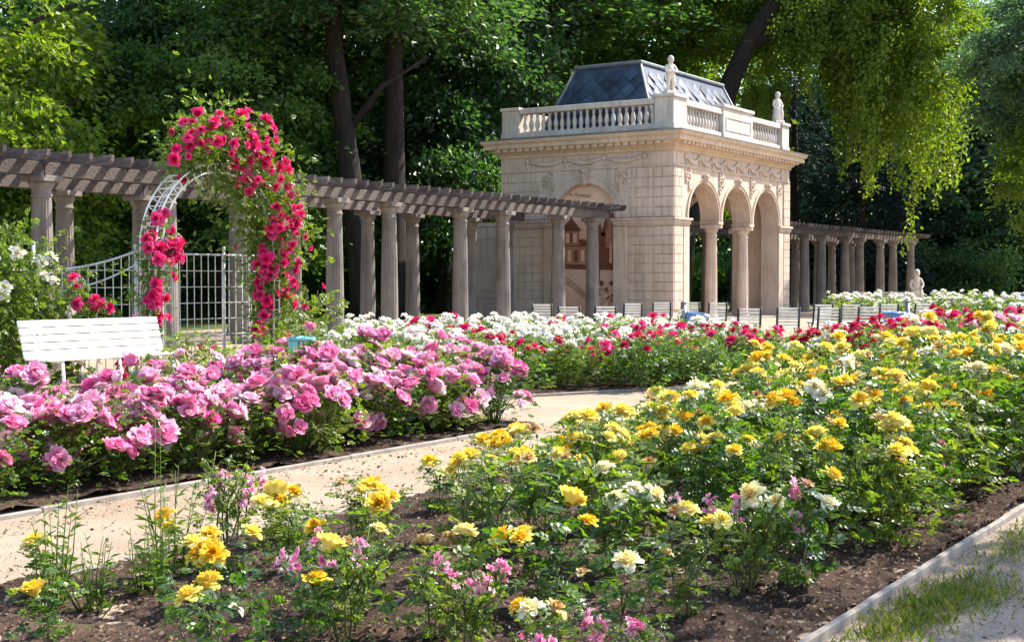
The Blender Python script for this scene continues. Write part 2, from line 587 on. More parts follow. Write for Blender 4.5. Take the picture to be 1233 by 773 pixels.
def inside(x, y, poly):
    c = np.zeros(np.shape(x), bool)
    n = len(poly)
    for i in range(n):
        (xa, ya), (xb, yb) = poly[i], poly[(i + 1) % n]
        hit = ((ya > y) != (yb > y)) & (x < (xb - xa) * (y - ya) / ((yb - ya) if yb != ya else 1e-9) + xa)
        c ^= hit
    return c


YB = [(-5.51, 1.5), (-1.953, 1.5), (-1.953, 14.7), (-5.51, 14.7)]
PB = [(-9.15, 2.5), (-7.25, 2.5), (-7.25, 11.7), (-9.15, 11.7)]
CB = [(-9.3, 14.1), (-7.6, 17.5), (-8.0, 20), (-10.0, 22.4), (-13.8, 18.4), (-12.9, 14.6), (-10.7, 13.6)]
FB = [(-6.3, 17.2), (-1.6, 17.2), (-1.6, 25), (-6.0, 24.6), (-9.8, 23.8), (-9.2, 22.0), (-7.0, 20.2)]
GB = [(-13.5, 37.5), (-5.5, 36.5), (-5.5, 44), (-13.5, 44)]
soil_bed('soil', YB, 0.04, 0.042)
soil_bed('soil', PB, 0.08, 0.03)
soil_bed('soil', CB, 0.12, 0.03)
soil_bed('soil', FB, 0.12, 0.03)
soil_bed('soil', GB, 0.4, 0.03)


def kerb(pts, w=0.045, h=0.036, seglen=1.6):
    """thin edging stones set end to end, slightly uneven"""
    b = MB().mat(KERB)
    for (xa, ya), (xb, yb) in zip(pts[:-1], pts[1:]):
        L = math.hypot(xb - xa, yb - ya)
        n = max(1, round(L / seglen))
        ang = math.atan2(yb - ya, xb - xa)
        for i in range(n):
            s = (i + 0.5) / n
            M = Matrix.Translation((xa + (xb - xa) * s, ya + (yb - ya) * s, rnd.uniform(-0.006, 0.006))) @ Matrix.Rotation(ang + rnd.uniform(-0.006, 0.006), 4, 'Z')
            b.box(-L / n / 2 + 0.002, L / n / 2 - 0.002, -w / 2, w / 2, -0.05, h, 0.006, M)
    o = b.build('kerb', KERB)
    return tag(o, None, None, None, 'structure')


kerb([(-1.94, 1.5), (-1.94, 14.7)], 0.034, 0.05, 2.4)
kerb([(-5.53, 1.5), (-5.53, 14.7), (-1.99, 14.7)])
kerb([(-7.22, 2.5), (-7.22, 11.72), (-9.17, 11.72)])
kerb(CB + [CB[0]])

# ------------------------------------------------------------------ foliage tools


def rotmats(d, up_hint, roll):
    """frames whose x axis is d, z axis near up_hint, rolled about x: n x 3 x 3 (columns are axes)"""
    d = d / np.linalg.norm(d, axis=1, keepdims=True)
    y = np.cross(up_hint, d)
    ln = np.linalg.norm(y, axis=1, keepdims=True)
    y = np.where(ln < 1e-4, np.array([[0, 1.0, 0]]), y / np.maximum(ln, 1e-6))
    z = np.cross(d, y)
    c, s = np.cos(roll)[:, None], np.sin(roll)[:, None]
    y2, z2 = y * c + z * s, z * c - y * s
    return np.stack([d, y2, z2], -1)


# one rose leaflet: 8 points, 8 triangles; x along the blade
_LV = np.array([(0, 0, 0), (.3, .34, .10), (.68, .31, .08), (1, 0, -.06), (.68, -.31, .08), (.3, -.34, .10), (.32, 0, 0), (.68, 0, -.01)], float)
_LT = np.array([(0, 6, 1), (6, 7, 2), (6, 2, 1), (7, 3, 2), (0, 5, 6), (5, 4, 6), (4, 7, 6), (4, 3, 7)])


def compound(five=True):
    parts, tris = [], []
    spec = [(1.25, 0.0, 1.0), (1.0, 1.05, .85), (1.0, -1.05, .85)] + ([(.45, 1.15, .7), (.45, -1.15, .7)] if five else [])
    for i, (s, a, l) in enumerate(spec):
        c, sn = math.cos(a), math.sin(a)
        v = _LV * l
        q = np.stack([v[:, 0] * c - v[:, 1] * sn + s, v[:, 0] * sn + v[:, 1] * c, v[:, 2] + (0.1 if a else -0.05)], -1)
        parts.append(q)
        tris.append(_LT + 8 * i)
    return np.concatenate(parts), np.concatenate(tris)


CL5 = compound(True)
CL3 = compound(False)


def leaves_mesh(name, P, D, size, m, r, tmpl=None):
    """a compound leaf at each P along D"""
    V0, T0 = tmpl or CL5
    n = len(P)
    up = np.tile([[0, 0, 1.0]], (n, 1)) + r.normal(0, .35, (n, 3))
    M = rotmats(D, up, r.normal(0, .5, n))
    V = np.einsum('nij,kj->nki', M, V0) * size[:, None, None] + P[:, None, :]
    T = T0[None] + (np.arange(n) * len(V0))[:, None, None]
    return np_mesh(name, V.reshape(-1, 3), T.reshape(-1, 3), [m])


def simple_leaves(P, D, size, r, fold=0.18, wid=0.62):
    """quad blades: n x 4 points"""
    n = len(P)
    up = np.tile([[0, 0, 1.0]], (n, 1)) + r.normal(0, .55, (n, 3))
    M = rotmats(D, up, r.normal(0, .6, n))
    V0 = np.array([(0, 0, 0), (.45, wid / 2, fold), (1, 0, -.05), (.45, -wid / 2, fold)], float)
    V = np.einsum('nij,kj->nki', M, V0) * size[:, None, None] + P[:, None, :]
    T = np.arange(n * 4).reshape(n, 4)
    return V.reshape(-1, 3), T


# ------------------------------------------------------------------ roses


def bloom_mesh(name, Rr, n, m, seed, openness=1.0, flat=False, nu=5, nv=4, wf=1.0, ruf_=1.0, mode='open'):
    r = np.random.default_rng(seed)
    Vs, Ts, A = [], [], []
    off = 0
    for i in range(n):
        t = (i + 0.5) / n
        phi = i * 2.39996 + r.normal(0, .25)
        op = (R(-12) + (R(88) - R(-12)) * t ** 1.1) * openness + r.normal(0, .12)
        L = Rr * (0.72 + .38 * t) * r.uniform(.88, 1.1)
        Wd = wf * Rr * (0.36 + .32 * t) * r.uniform(.85, 1.15)
        r0 = Rr * (.05 + .20 * t)
        z0 = Rr * (.12 * (1 - t)) + (Rr * .08 if flat else 0)
        if mode == 'globe':
            L = Rr * (.95 + .90 * t) * r.uniform(.9, 1.08)
            Wd = Rr * (.42 + .34 * t) * r.uniform(.88, 1.12)
            r0, z0 = Rr * (.04 + .10 * t), Rr * (.10 * (1 - t) - .1)
        elif mode == 'dome':
            op = (R(-10) + R(120) * t) * openness + r.normal(0, .12)
            L = Rr * (.66 + .40 * t) * r.uniform(.88, 1.1)
            z0 = Rr * .34 * (1 - t)
        u = np.linspace(-1, 1, nu)
        vv = np.linspace(0, 1, nv)
        rr, zz = r0, z0
        rows = []
        ph1, ph2 = r.uniform(0, 6.28, 2)
        for j, v in enumerate(vv):
            if j:
                if mode == 'globe':
                    a = (R(8) + R(112) * t) * openness * (1 - v) ** .7 - R(34) * v + (R(95) * v ** 3 if i % 4 else 0) + r.normal(0, .05)
                elif mode == 'dome':
                    a = op * (.30 + .70 * v) + .4 * t * v ** 3
                else:
                    a = op * (.25 + .75 * v) + (.9 * v ** 3) * (t + .1)
                rr += math.sin(a) * L / (nv - 1)
                zz += math.cos(a) * L / (nv - 1)
            w = Wd * (math.sin(PI * (.14 + .70 * v)) ** .75)
            rad = max(rr, Rr * .10)
            dl = u * w / (max(rad, .28 * Rr) if mode == 'globe' else rad + .35 * Rr * t)
            ruf = ruf_ * (.06 * Rr * v * np.sin(3.0 * u + ph1) + .05 * Rr * v * r.normal(0, 1, nu))
            lift = (u ** 2) * w * .30 * (1 - v * .3)
            ra = rad - lift * .35 * (1 - t) + ruf * .6
            x = ra * np.cos(phi + dl)
            y = ra * np.sin(phi + dl)
            z = zz + ruf + lift * t * .8
            rows.append(np.stack([x, y, z], -1))
        Vs.append(np.array(rows).reshape(-1, 3))
        A.append(np.full(nu * nv, t * .75) + np.repeat(vv, nu) * .25)
        for j in range(nv - 1):
            for k in range(nu - 1):
                a = off + j * nu + k
                Ts.append((a, a + 1, a + nu + 1, a + nu))
        off += nu * nv
    V = np.concatenate(Vs)
    V[:, 2] -= .1 * Rr
    return np_mesh(name, V, np.array(Ts), [m], smooth=True, attr=np.concatenate(A))


def bloom_set(key, Rr, n, count, seed, op=1.0, **kw):
    return [bloom_mesh('rose', Rr * (0.9 + .12 * i), n + 2 * (i % 2), PM[key], seed + i, openness=op * (.88, .74, 1.02, .52)[i % 4], **kw) for i in range(count)]


BL = {
    'gold': bloom_set('gold', .056, 42, 4, 10, wf=.82, ruf_=.8, mode='dome'),
    'lemon': bloom_set('lemon', .058, 42, 3, 20, wf=.82, ruf_=.8, mode='dome'),
    'cream': bloom_set('cream', .055, 34, 3, 30, wf=.84, ruf_=.8, mode='dome'),
    'pink': bloom_set('pink', .064, 48, 4, 40, ruf_=.7, mode='globe', nv=5, op=1.2),
    'palepink': bloom_set('palepink', .062, 34, 3, 50, ruf_=.7, mode='globe', nv=5, op=1.2),
    'crimson': bloom_set('crimson', .070, 32, 4, 60, nv=4, wf=.84, ruf_=.6, mode='dome'),
    'red': bloom_set('red', .062, 20, 3, 70, nv=3),
    'white': bloom_set('white', .055, 16, 3, 80, nv=3),
    'spent': bloom_set('spent', .046, 14, 2, 110),
    'smallpink': bloom_set('palepink', .020, 9, 2, 90, nv=3, nu=3) + bloom_set('pink', .020, 9, 2, 95, nv=3, nu=3),
}


def bud_mesh():
    b = MB().mat(MATS['rose_leaf_fresh'])
    b.lathe([(.003, -.012), (.008, -.004), (.009, .008), (.006, .018), (.001, .027)], seg=7)
    return b.mesh('bud')


BUD = bud_mesh()


def make_bush(seed, ncane, h, spread, leafstep, leaflet, leafm, tip_split=(2, 3), bend=.25, extra=0, low=0):
    """canes that fork to several tips, compound leaves along them.  Returns meshes and the tips"""
    r = np.random.default_rng(seed)
    b = MB().mat(CANE)
    tips, LP, LD, LS = [], [], [], []
    for c in range(ncane):
        az = 2 * PI * (c + r.uniform(-.35, .35)) / ncane
        rb = r.uniform(.01, .05)
        lean = r.uniform(.15, 1.0) * spread
        hh = h * r.uniform(.72, 1.0)
        p0 = np.array([rb * math.cos(az), rb * math.sin(az), -.03])
        top = np.array([lean * math.cos(az), lean * math.sin(az), hh])
        k = r.uniform(.4, .6)
        mid = p0 * (1 - k) + top * k + np.array([math.cos(az), math.sin(az), 0]) * lean * bend * r.uniform(-.2, 1)
        fork = mid
        rad = r.uniform(.0036, .0052)
        seg = [p0, p0 * .5 + fork * .5 + r.normal(0, .012, 3), fork]
        b.tube(seg, [rad * 1.3, rad * 1.1, rad], 5)
        lines = [seg]
        for s in range(int(r.integers(tip_split[0], tip_split[1] + 1))):
            a2 = az + r.normal(0, .9)
            tp = fork + np.array([math.cos(a2), math.sin(a2), 0]) * r.uniform(.03, .20) + np.array([0, 0, 1.0]) * (hh - fork[2]) * r.uniform(.55, 1.08)
            m2 = (fork + tp) / 2 + r.normal(0, .02, 3)
            ln = [fork, m2, tp]
            b.tube(ln, [rad, rad * .75, rad * .5], 4)
            lines.append(ln)
            d = tp - m2
            d = d / np.linalg.norm(d) + np.array([math.cos(a2), math.sin(a2), 0]) * r.uniform(0, .5)
            tips.append((tp, d / np.linalg.norm(d), az))
        for li, ln in enumerate(lines):
            a = np.array(ln)
            for q in range(2):
                L = np.linalg.norm(a[q + 1] - a[q])
                for s in np.arange(0, L, leafstep):
                    p = a[q] + (a[q + 1] - a[q]) * (s / L)
                    if p[2] < .06 * h + .02 or r.random() < .10:
                        continue
                    aa = r.uniform(0, 2 * PI)
                    LP.append(p)
                    LD.append((math.cos(aa), math.sin(aa), r.uniform(-.45, .5)))
                    LS.append(leaflet * r.uniform(.65, 1.2))
    for e in range(low):        # short side shoots that carry blooms low on the bush
        a = r.uniform(0, 2 * PI)
        p0 = np.array([.3 * spread * math.cos(a), .3 * spread * math.sin(a), h * .2])
        tp = np.array([spread * r.uniform(.85, 1.2) * math.cos(a), spread * r.uniform(.85, 1.2) * math.sin(a), h * r.uniform(.30, .72)])
        b.tube([np.array([.02 * math.cos(a), .02 * math.sin(a), -.02]), p0, tp], [.006, .005, .003], 4)
        d = np.array([math.cos(a), math.sin(a), .5])
        tips.append((tp, d / np.linalg.norm(d), a))
    for e in range(extra):      # leaves on side twigs that fill the bush
        a = r.uniform(0, 2 * PI)
        q = math.sqrt(r.uniform(0, 1)) * spread * 1.1
        z = h * r.uniform(.12, .93) * (1 - .25 * (q / (spread * 1.1)) ** 2)
        LP.append((q * math.cos(a), q * math.sin(a), z))
        a += r.normal(0, 1)
        LD.append((math.cos(a), math.sin(a), r.uniform(-.3, .5)))
        LS.append(leaflet * r.uniform(.65, 1.15))
    fol = leaves_mesh('foliage', np.array(LP), np.array(LD), np.array(LS), leafm, r)
    return dict(fol=fol, cane=b.mesh('cane'), tips=tips)


def spawn(name, proto, x, y, s, label, cat, group, blooms, bfrac, rr, bscale=1.0, sz=1.0, maxb=100, buds=.35, jit=.35, cluster=1):
    """one bush: Empty > foliage, cane, each rose, each bud.  Shares mesh data with its kind"""
    rz = rr.uniform(0, 2 * PI)
    o = thing(name, label, cat, (x, y, .02), rz, group)
    o.scale = (s * sz, s * sz, s)
    link('foliage', proto['fol'], o)
    link('cane', proto['cane'], o)
    k = 0
    for tp, d, az in proto['tips']:
        q = rr.random()
        if q < bfrac and k < maxb:
            for c in range(cluster if cluster == 1 else -cluster if cluster < 0 else rr.randint(1, cluster)):
                me = rr.choice(blooms)
                b = link('rose', me, o)
                dv = Vector(d) + Vector((rr.uniform(-jit, jit), rr.uniform(-jit, jit), rr.uniform(-.1, .5)))
                w_ = .045 / s if cluster < 0 else .085
                off = Vector((rr.uniform(-w_, w_), rr.uniform(-w_, w_), rr.uniform(-.05, .03))) if c else Vector((0, 0, 0))
                b.location = Vector(tp) + off
                b.rotation_mode = 'QUATERNION'
                b.rotation_quaternion = dv.to_track_quat('Z', 'Y') @ Quaternion((0, 0, 1), rr.uniform(0, 6.28))
                f = bscale * rr.uniform(.75, 1.15) / s
                b.scale = (f, f, f)
                k += 1
        elif q < bfrac + buds:
            b = link('bud', BUD, o)
            b.location = tp
            b.rotation_mode = 'QUATERNION'
            b.rotation_quaternion = Vector(d).to_track_quat('Z', 'Y')
    return o, k


ORD = ['first', 'second', 'third', 'fourth', 'fifth', 'sixth', 'seventh', 'eighth', 'ninth', 'tenth', 'eleventh', 'twelfth', 'thirteenth', 'fourteenth',
       'fifteenth', 'sixteenth', 'seventeenth', 'eighteenth', 'nineteenth', 'twentieth', 'twenty-first', 'twenty-second', 'twenty-third', 'twenty-fourth', 'twenty-fifth']

# ------------------------------------------------------------------ the rose beds
SPARSE = [make_bush(100 + i, 4, .8, .26, .052, .062, ROSELEAF if i % 3 else ROSELEAF_L, (1, 3), extra=26) for i in range(5)]
DENSE = [make_bush(120 + i, 7, 1.0, .36, .052, .056, ROSELEAF if i % 4 else ROSELEAF_L, (2, 4), extra=210) for i in range(5)]
PINKB = [make_bush(140 + i, 9, .82, .40, .055, .044, ROSELEAF if i % 2 else ROSELEAF_L, (2, 3), extra=260, low=15) for i in range(4)]
MIDB = [make_bush(160 + i, 9, .80, .38, .075, .048, ROSELEAF_L if i % 2 else ROSELEAF, (2, 3), extra=200) for i in range(4)]
FARB = [make_bush(180 + i, 7, .80, .42, .12, .070, ROSELEAF_L, (2, 3), extra=130) for i in range(3)]
LOWP = [make_bush(200 + i, 7, .34, .16, .035, .024, ROSELEAF_L, (2, 4), extra=130) for i in range(2)]


def tone_word(t):
    return {'gold': 'golden yellow', 'lemon': 'lemon yellow', 'cream': 'creamy yellow'}[t]


# yellow bed: rows counted from the kerb beside the grassy gravel path
rr = random.Random(3)
rows = [-2.44, -3.06, -3.70, -4.37, -5.04]
rown = ['along the row beside the grassy kerb', 'along the second row from the grassy kerb', 'along the middle row of its bed',
        'along the second row from the sandy path', 'along the row beside the sandy path']
for ri, rx in enumerate(rows):
    k = 0
    yy = 3.4 + .2 * (ri % 2)
    while yy < 14.4:
        x, y = rx + rr.uniform(-.16, .16), yy + rr.uniform(-.15, .15)
        yy += .57 if yy > 7 else .66
        px, d = plan(x, y)
        if d < 4.55 or px < -60 or px > 1330:
            continue
        if px < 340 and d < 8 and rr.random() < .12:
            continue
        if d < 6.3 and 640 < px < 1000 and rr.random() < .02:
            continue
        h = min(.48 + .12 * (d - 5), .46 + .055 * (y - 6) + .17 * (x + 5.2))
        if px < 1110:
            h = min(h, 1.5 - 84 * d / 1622)
        if rx < -4.2 and y < 11:
            h *= .84
        h = max(.36, min(1.12, h)) * rr.uniform(.86, 1.10)
        if d < 6.0 and px > 880:
            h *= .8
        dense = (y > 6.4 and -4.6 < rx) or y > 10.0
        pr = rr.choice(DENSE if dense else SPARSE)
        base = 1.0 if dense else .8
        tone = rr.choices(['gold', 'lemon', 'cream'], [4, 5, 1.8] if y > 8 else [5, 4, 1])[0]
        hs = 'tall' if h > .85 else 'knee-high' if h > .5 else 'low'
        o, n = spawn('rose_bush', pr, x, y, h / base, None, 'rose bush', 'yellow roses in the bed between the kerbs',
                     BL[tone] + (BL['lemon'][:1] if tone == 'gold' else BL['gold'][:1]) + BL['spent'][:1], (.38 if rr.random() < .75 else .14) if (dense and d > 8.5) else (.26 if dense else .38), rr,
                     1.22 if d > 9 else .96, sz=(1.0 if dense else 1.1), cluster=4 if dense and y > 8.5 else 2 if dense else 1)
        o['label'] = f'{hs} {tone_word(tone)} rose bush, {ORD[k]} {rown[ri]}'
        k += 1

# pink bed beside the white bench
prow = [-7.68, -8.22, -8.78]
prn = ['in the row beside the sandy path', 'in the middle row of the pink bed', 'in the row nearest the white bench']
for ri, rx in enumerate(prow):
    k = 0
    yy = 3.6
    while yy < 11.5:
        x, y = rx + rr.uniform(-.1, .1), yy + rr.uniform(-.1, .1)
        yy += .52
        px, d = plan(x, y)
        if px < -90:
            continue
        h = (.72, .84, .92)[ri] * rr.uniform(.90, 1.10) * (.87 if px < 215 else 1.0)
        o, n = spawn('rose_bush', rr.choice(PINKB), x, y, h / .82, None, 'rose bush', 'pink roses in the bed before the white bench',
                     BL['pink'] * 2 + BL['palepink'], (.54, .50, .54)[ri], rr, .77, cluster=3, jit=.6)
        o['label'] = f'pink rose bush, {ORD[k]} from the near end {prn[ri]}'
        k += 1

# round bed in the middle: crimson in front, white behind


def fill(poly, step, rr):
    P = np.array(poly)
    x0, y0 = P.min(0)
    x1, y1 = P.max(0)
    out = []
    y = y0 + .1
    while y < y1:
        x = x0 + .1
        while x < x1:
            p = (x + rr.uniform(-.15, .15) * step * 2, y + rr.uniform(-.15, .15) * step * 2)
            if inside(np.array([p[0]]), np.array([p[1]]), poly)[0]:
                out.append(p)
            x += step
        y += step
    return out


def rank_rows(pts, nrow):
    """sort into rows by depth, each row from left to right as one sees it from the path"""
    q = sorted(((plan(*p)[1], plan(*p)[0], p) for p in pts))
    per = max(1, math.ceil(len(q) / nrow))
    return [[c[2] for c in sorted(q[i:i + per], key=lambda c: c[1])] for i in range(0, len(q), per)]


def seg_dist(p, a, b):
    ax, ay = b[0] - a[0], b[1] - a[1]
    t = max(0, min(1, ((p[0] - a[0]) * ax + (p[1] - a[1]) * ay) / (ax * ax + ay * ay)))
    return math.hypot(p[0] - a[0] - ax * t, p[1] - a[1] - ay * t)


rr = random.Random(5)
for ri, row in enumerate(rank_rows(fill(CB, .60, rr), 9)):
    for k, (x, y) in enumerate(row):
        px, d = plan(x, y)
        if px < 380:
            continue
        front = min(seg_dist(p=(x, y), a=CB[0], b=CB[1]), seg_dist((x, y), CB[1], CB[2]) + .15)
        if front < 1.15:
            key, fr, cw = rr.choices(['crimson', 'red', 'white'], [5, 3, 1.2])[0], .16, 'crimson'
        elif front < 1.9:
            key, fr, cw = rr.choices(['white', 'crimson', 'palepink', 'red'], [4, 2.4, 1, .8])[0], .36, 'mixed'
        else:
            key, fr, cw = rr.choices(['white', 'crimson', 'palepink'], [9, .8, .6])[0], .62, 'white'
        cw = {'crimson': 'crimson', 'red': 'dark red', 'white': 'white', 'palepink': 'pale pink'}[key]
        h = (.72 if front < 2 else .84) * rr.uniform(.9, 1.12)
        o, n = spawn('rose_bush', rr.choice(MIDB), x, y, h / .8, None, 'rose bush', 'roses in the round bed before the pavilion',
                     BL[key] * 2 + (BL['white'][:1] if key != 'white' else []), fr, rr, 1.0 if key != 'white' else 1.15, maxb=26, buds=.15, cluster=2)
        o['label'] = f'{cw} rose bush in the round bed, {ORD[k]} in its {ORD[ri]} row from the path'

rr = random.Random(6)
for ri, row in enumerate(rank_rows(fill(FB, .66, rr), 10)):
    for k, (x, y) in enumerate(row):
        px, d = plan(x, y)
        if px > 1300:
            continue
        key = rr.choices(['red', 'crimson', 'palepink', 'white', 'lemon'], [4, 4, .8, 1.6, .5])[0]
        cw = {'crimson': 'crimson', 'red': 'dark red', 'white': 'white', 'palepink': 'pale pink', 'lemon': 'pale yellow'}[key]
        h = min(.95, 1.5 - (62 if px < 1000 else 54 if px < 1100 else 42) * d / 1622) * rr.uniform(.88, 1.10)
        o, n = spawn('rose_bush', rr.choice(MIDB), x, y, h / .8, None, 'rose bush', 'roses in the bed before the slatted chairs',
                     BL[key], .42, rr, 1.1, maxb=16, buds=.1, cluster=2)
        o['label'] = f'{cw} rose bush before the chairs, {ORD[k]} in the {ORD[ri]} row beyond the yellow bed'

rr = random.Random(8)
for ri, row in enumerate(rank_rows(fill(GB, .85, rr), 7)):
    for k, (x, y) in enumerate(row):
        px, d = plan(x, y)
        if px > 1290:
            continue
        h = 1.0 * rr.uniform(.85, 1.2)
        o, n = spawn('rose_bush', rr.choice(FARB), x, y, h / .8, None, 'rose bush', 'white roses in the far bed beyond the chairs',
                     BL['white'], .75, rr, 1.5, maxb=14, buds=0, cluster=2)
        o['label'] = f'white rose bush in the far bed, {ORD[k]} in its {ORD[ri]} row beyond the chairs'

# small pink polyantha roses and weeds near the front
rr = random.Random(9)
LOWS = [(415, 5.5, 'near a golden bloom in the sparse front of the yellow bed', .46), (555, 5.2, 'before a golden bloom, with faded pink sprays', .40),
        (900, 6.3, 'half hidden by dark leaves near the grassy kerb', .52), (1105, 8.6, 'in the shade near the grassy kerb', .45),
        (765, 4.75, 'beside the round stump slice', .30), (640, 4.65, 'with violet pink sprays low in the soil', .26), (275, 7.5, 'thin and leggy at the edging of the sandy path', .50),
        (1165, 9.3, 'with faded blooms above bare soil', .50)]
for px, d, w, h in LOWS:
    x, y = W(px, d)
    o, n = spawn('polyantha_rose', rr.choice(LOWP), x, y, h / .34, 'small pink polyantha rose ' + w, 'rose bush', None, BL['smallpink'], .5, rr, 1.45, cluster=-9, buds=0, sz=.75, maxb=40)


def weed_mesh(seed, h, nst, spread, leaf):
    r = np.random.default_rng(seed)
    b = MB().mat(WEED)
    P, D, S = [], [], []
    for s in range(nst):
        a = r.uniform(0, 6.28)
        q = r.uniform(.2, 1) * spread
        top = np.array([q * math.cos(a), q * math.sin(a), h * r.uniform(.55, 1)])
        p0 = np.array([.3 * q * math.cos(a), .3 * q * math.sin(a), -.02])
        b.tube([p0, p0 * .5 + top * .5 + r.normal(0, .01, 3), top], [.004, .003, .0015], 4)
        for t in np.arange(.08, 1, .045 / top[2] if top[2] > .1 else .2):
            aa = r.uniform(0, 6.28)
            P.append(p0 + (top - p0) * t)
            D.append((math.cos(aa), math.sin(aa), r.uniform(.1, .8)))
            S.append(leaf * r.uniform(.6, 1.2) * (1.2 - .7 * t))
    V, T = simple_leaves(np.array(P), np.array(D), np.array(S), r, .08, .22)
    return b.mesh('stem'), np_mesh('foliage', V, T, [WEED])


WM = [weed_mesh(300, .62, 9, .20, .11), weed_mesh(301, .36, 16, .20, .09), weed_mesh(302, .9, 4, .10, .08)]
for (px, d, k, lb) in [(62, 6.05, 0, 'tall thin green weed clump by the near edging of the sandy path'), (110, 6.0, 1, 'low bushy green weed clump beneath the tall thin weeds'),
                       (170, 6.3, 1, 'low leafy weed clump beside a leggy yellow rose in the front corner'), (205, 6.6, 0, 'upright narrow-leaved weed among the leggy roses by the edging'),
                       (190, 6.0, 2, 'single tall seedling stalk standing in the bare front soil'), (360, 6.9, 1, 'small weed clump on bare soil beside the sandy path edging')]:
    x, y = W(px, d)
    o = thing('weed', lb, 'weed', (x, y, .02), rr.uniform(0, 6))
    link('stem', WM[k][0], o)
    link('foliage', WM[k][1], o)

# round slice of a stump lying on the soil
x, y = W(752, 5.32)
b = MB().mat(STUMP)
b.lathe([(.155, 0), (.165, .02), (.163, .05), (.15, .062), (.10, .066), (.05, .063), (.004, .067)], seg=28)
tag(b.build('stump_slice', STUMP, None, (x, y, .03)), 'flat round brown stump slice lying on the soil under the roses', 'stump')

# fallen petals, dry leaves and crumbs on the soil
def litter(name, poly, n, size, m, seed, z=.045):
    r = np.random.default_rng(seed)
    P = np.array(poly)
    q = P.min(0) + r.random((n * 2, 2)) * (P.max(0) - P.min(0))
    q = q[inside(q[:, 0], q[:, 1], poly)][:n]
    a = r.uniform(0, 6.28, len(q))
    V, T = simple_leaves(np.column_stack([q, np.full(len(q), z) + r.uniform(0, .012, len(q))]), np.column_stack([np.cos(a), np.sin(a), r.normal(0, .25, len(q))]),
                         size * r.uniform(.4, 1.4, len(q)), r, .12, .6)
    return tag(link(name, np_mesh(name, V, T, [m])), 'dry brown leaf crumbs and fallen petals on the dark soil', 'litter', None, 'stuff')


litter('fallen_leaves', YB, 13000, .032, LITTER, 41)
litter('fallen_leaves', PB, 2500, .032, LITTER, 42)
litter('fallen_leaves', [(-7.2, 3), (-6.75, 3), (-6.75, 13), (-7.2, 11.7)], 420, .032, LITTER, 43, .012)
litter('fallen_leaves', [(-6.75, 3), (-5.55, 3), (-5.55, 14), (-6.75, 14)], 420, .030, LITTER, 44, .010)
litter('fallen_leaves', [(-1.9, 4.8), (.6, 4.8), (1, 12), (-1.9, 12)], 260, .03, LITTER, 45, .014)


def grass(name, cx, cy, rx, ry, n, h, seed, rot=0.0):
    r = np.random.default_rng(seed)
    q = r.normal(0, .5, (n, 2))
    c, s = math.cos(rot), math.sin(rot)
    X = cx + q[:, 0] * rx * c - q[:, 1] * ry * s
    Y = cy + q[:, 0] * rx * s + q[:, 1] * ry * c
    keep = X > -1.90
    X, Y = X[keep], Y[keep]
    m = len(X)
    a = r.uniform(0, 6.28, m)
    V, T = simple_leaves(np.column_stack([X, Y, np.full(m, .004)]), np.column_stack([np.cos(a) * .7, np.sin(a) * .7, r.uniform(.4, 1.6, m)]), h * r.uniform(.5, 1.3, m), r, .05, .13)
    return V, T


gp = [(-1.72, 5.85, .18, .75, 1500, .060), (-1.62, 6.5, .26, .45, 900, .055), (-1.70, 8.6, .16, 1.7, 1700, .05), (-1.1, 9.6, .4, 1.0, 420, .04), (-1.0, 6.9, .30, .35, 170, .045),
      (-.55, 7.5, .25, .25, 120, .045), (-.6, 6.3, .3, .25, 110, .045), (-1.75, 12, .2, 2.5, 1100, .05), (-.3, 9.9, .4, .4, 150, .045), (-1.3, 7.6, .3, .4, 160, .045)]
Vs, Ts, off = [], [], 0
for i, g in enumerate(gp):
    V, T = grass('grass', *g, seed=500 + i)
    Vs.append(V)
    Ts.append(T + off)
    off += len(V)
tag(link('grass', np_mesh('grass', np.concatenate(Vs), np.concatenate(Ts), [GRASS])), 'short ragged grass along the kerb of the gravel path', 'grass', None, 'stuff')

# pebbles on the gravel path
r = np.random.default_rng(77)
n = 9000
q = np.column_stack([r.uniform(-1.9, 2.2, n), r.uniform(4.6, 14, n)])
q[8200:, 0], q[8200:, 1] = r.uniform(-7.2, -5.56, 800), r.uniform(3.5, 13, 800)
ov = np.array([(1, 0, 0), (-1, 0, 0), (0, 1, 0), (0, -1, 0), (0, 0, .7), (0, 0, -.7)], float)
of = np.array([(0, 2, 4), (2, 1, 4), (1, 3, 4), (3, 0, 4), (2, 0, 5), (1, 2, 5), (3, 1, 5), (0, 3, 5)])
sz_ = r.uniform(.003, .008, n) * (1 + (r.random(n) < .03))
V = ov[None] * sz_[:, None, None] * r.uniform(.7, 1.3, (n, 6, 1)) + np.column_stack([q, np.full(n, .008)])[:, None, :]
T = of[None] + (np.arange(n) * 6)[:, None, None]
PEB = leafmat('pebble', [(0.0, (0.11, 0.085, 0.07)), (0.7, (0.24, 0.195, 0.165)), (1.0, (0.40, 0.35, 0.31))], (1, 1, 1), 0.0, 0.9, 0.2)
tag(link('gravel', np_mesh('gravel', V.reshape(-1, 3), T.reshape(-1, 3), [PEB])), 'loose grey pebbles on the paths beside the yellow bed', 'gravel', None, 'stuff')

# ------------------------------------------------------------------ pergolas
PXF, PXB = -22.3, -25.7      # the two rows of columns
CH = 3.53


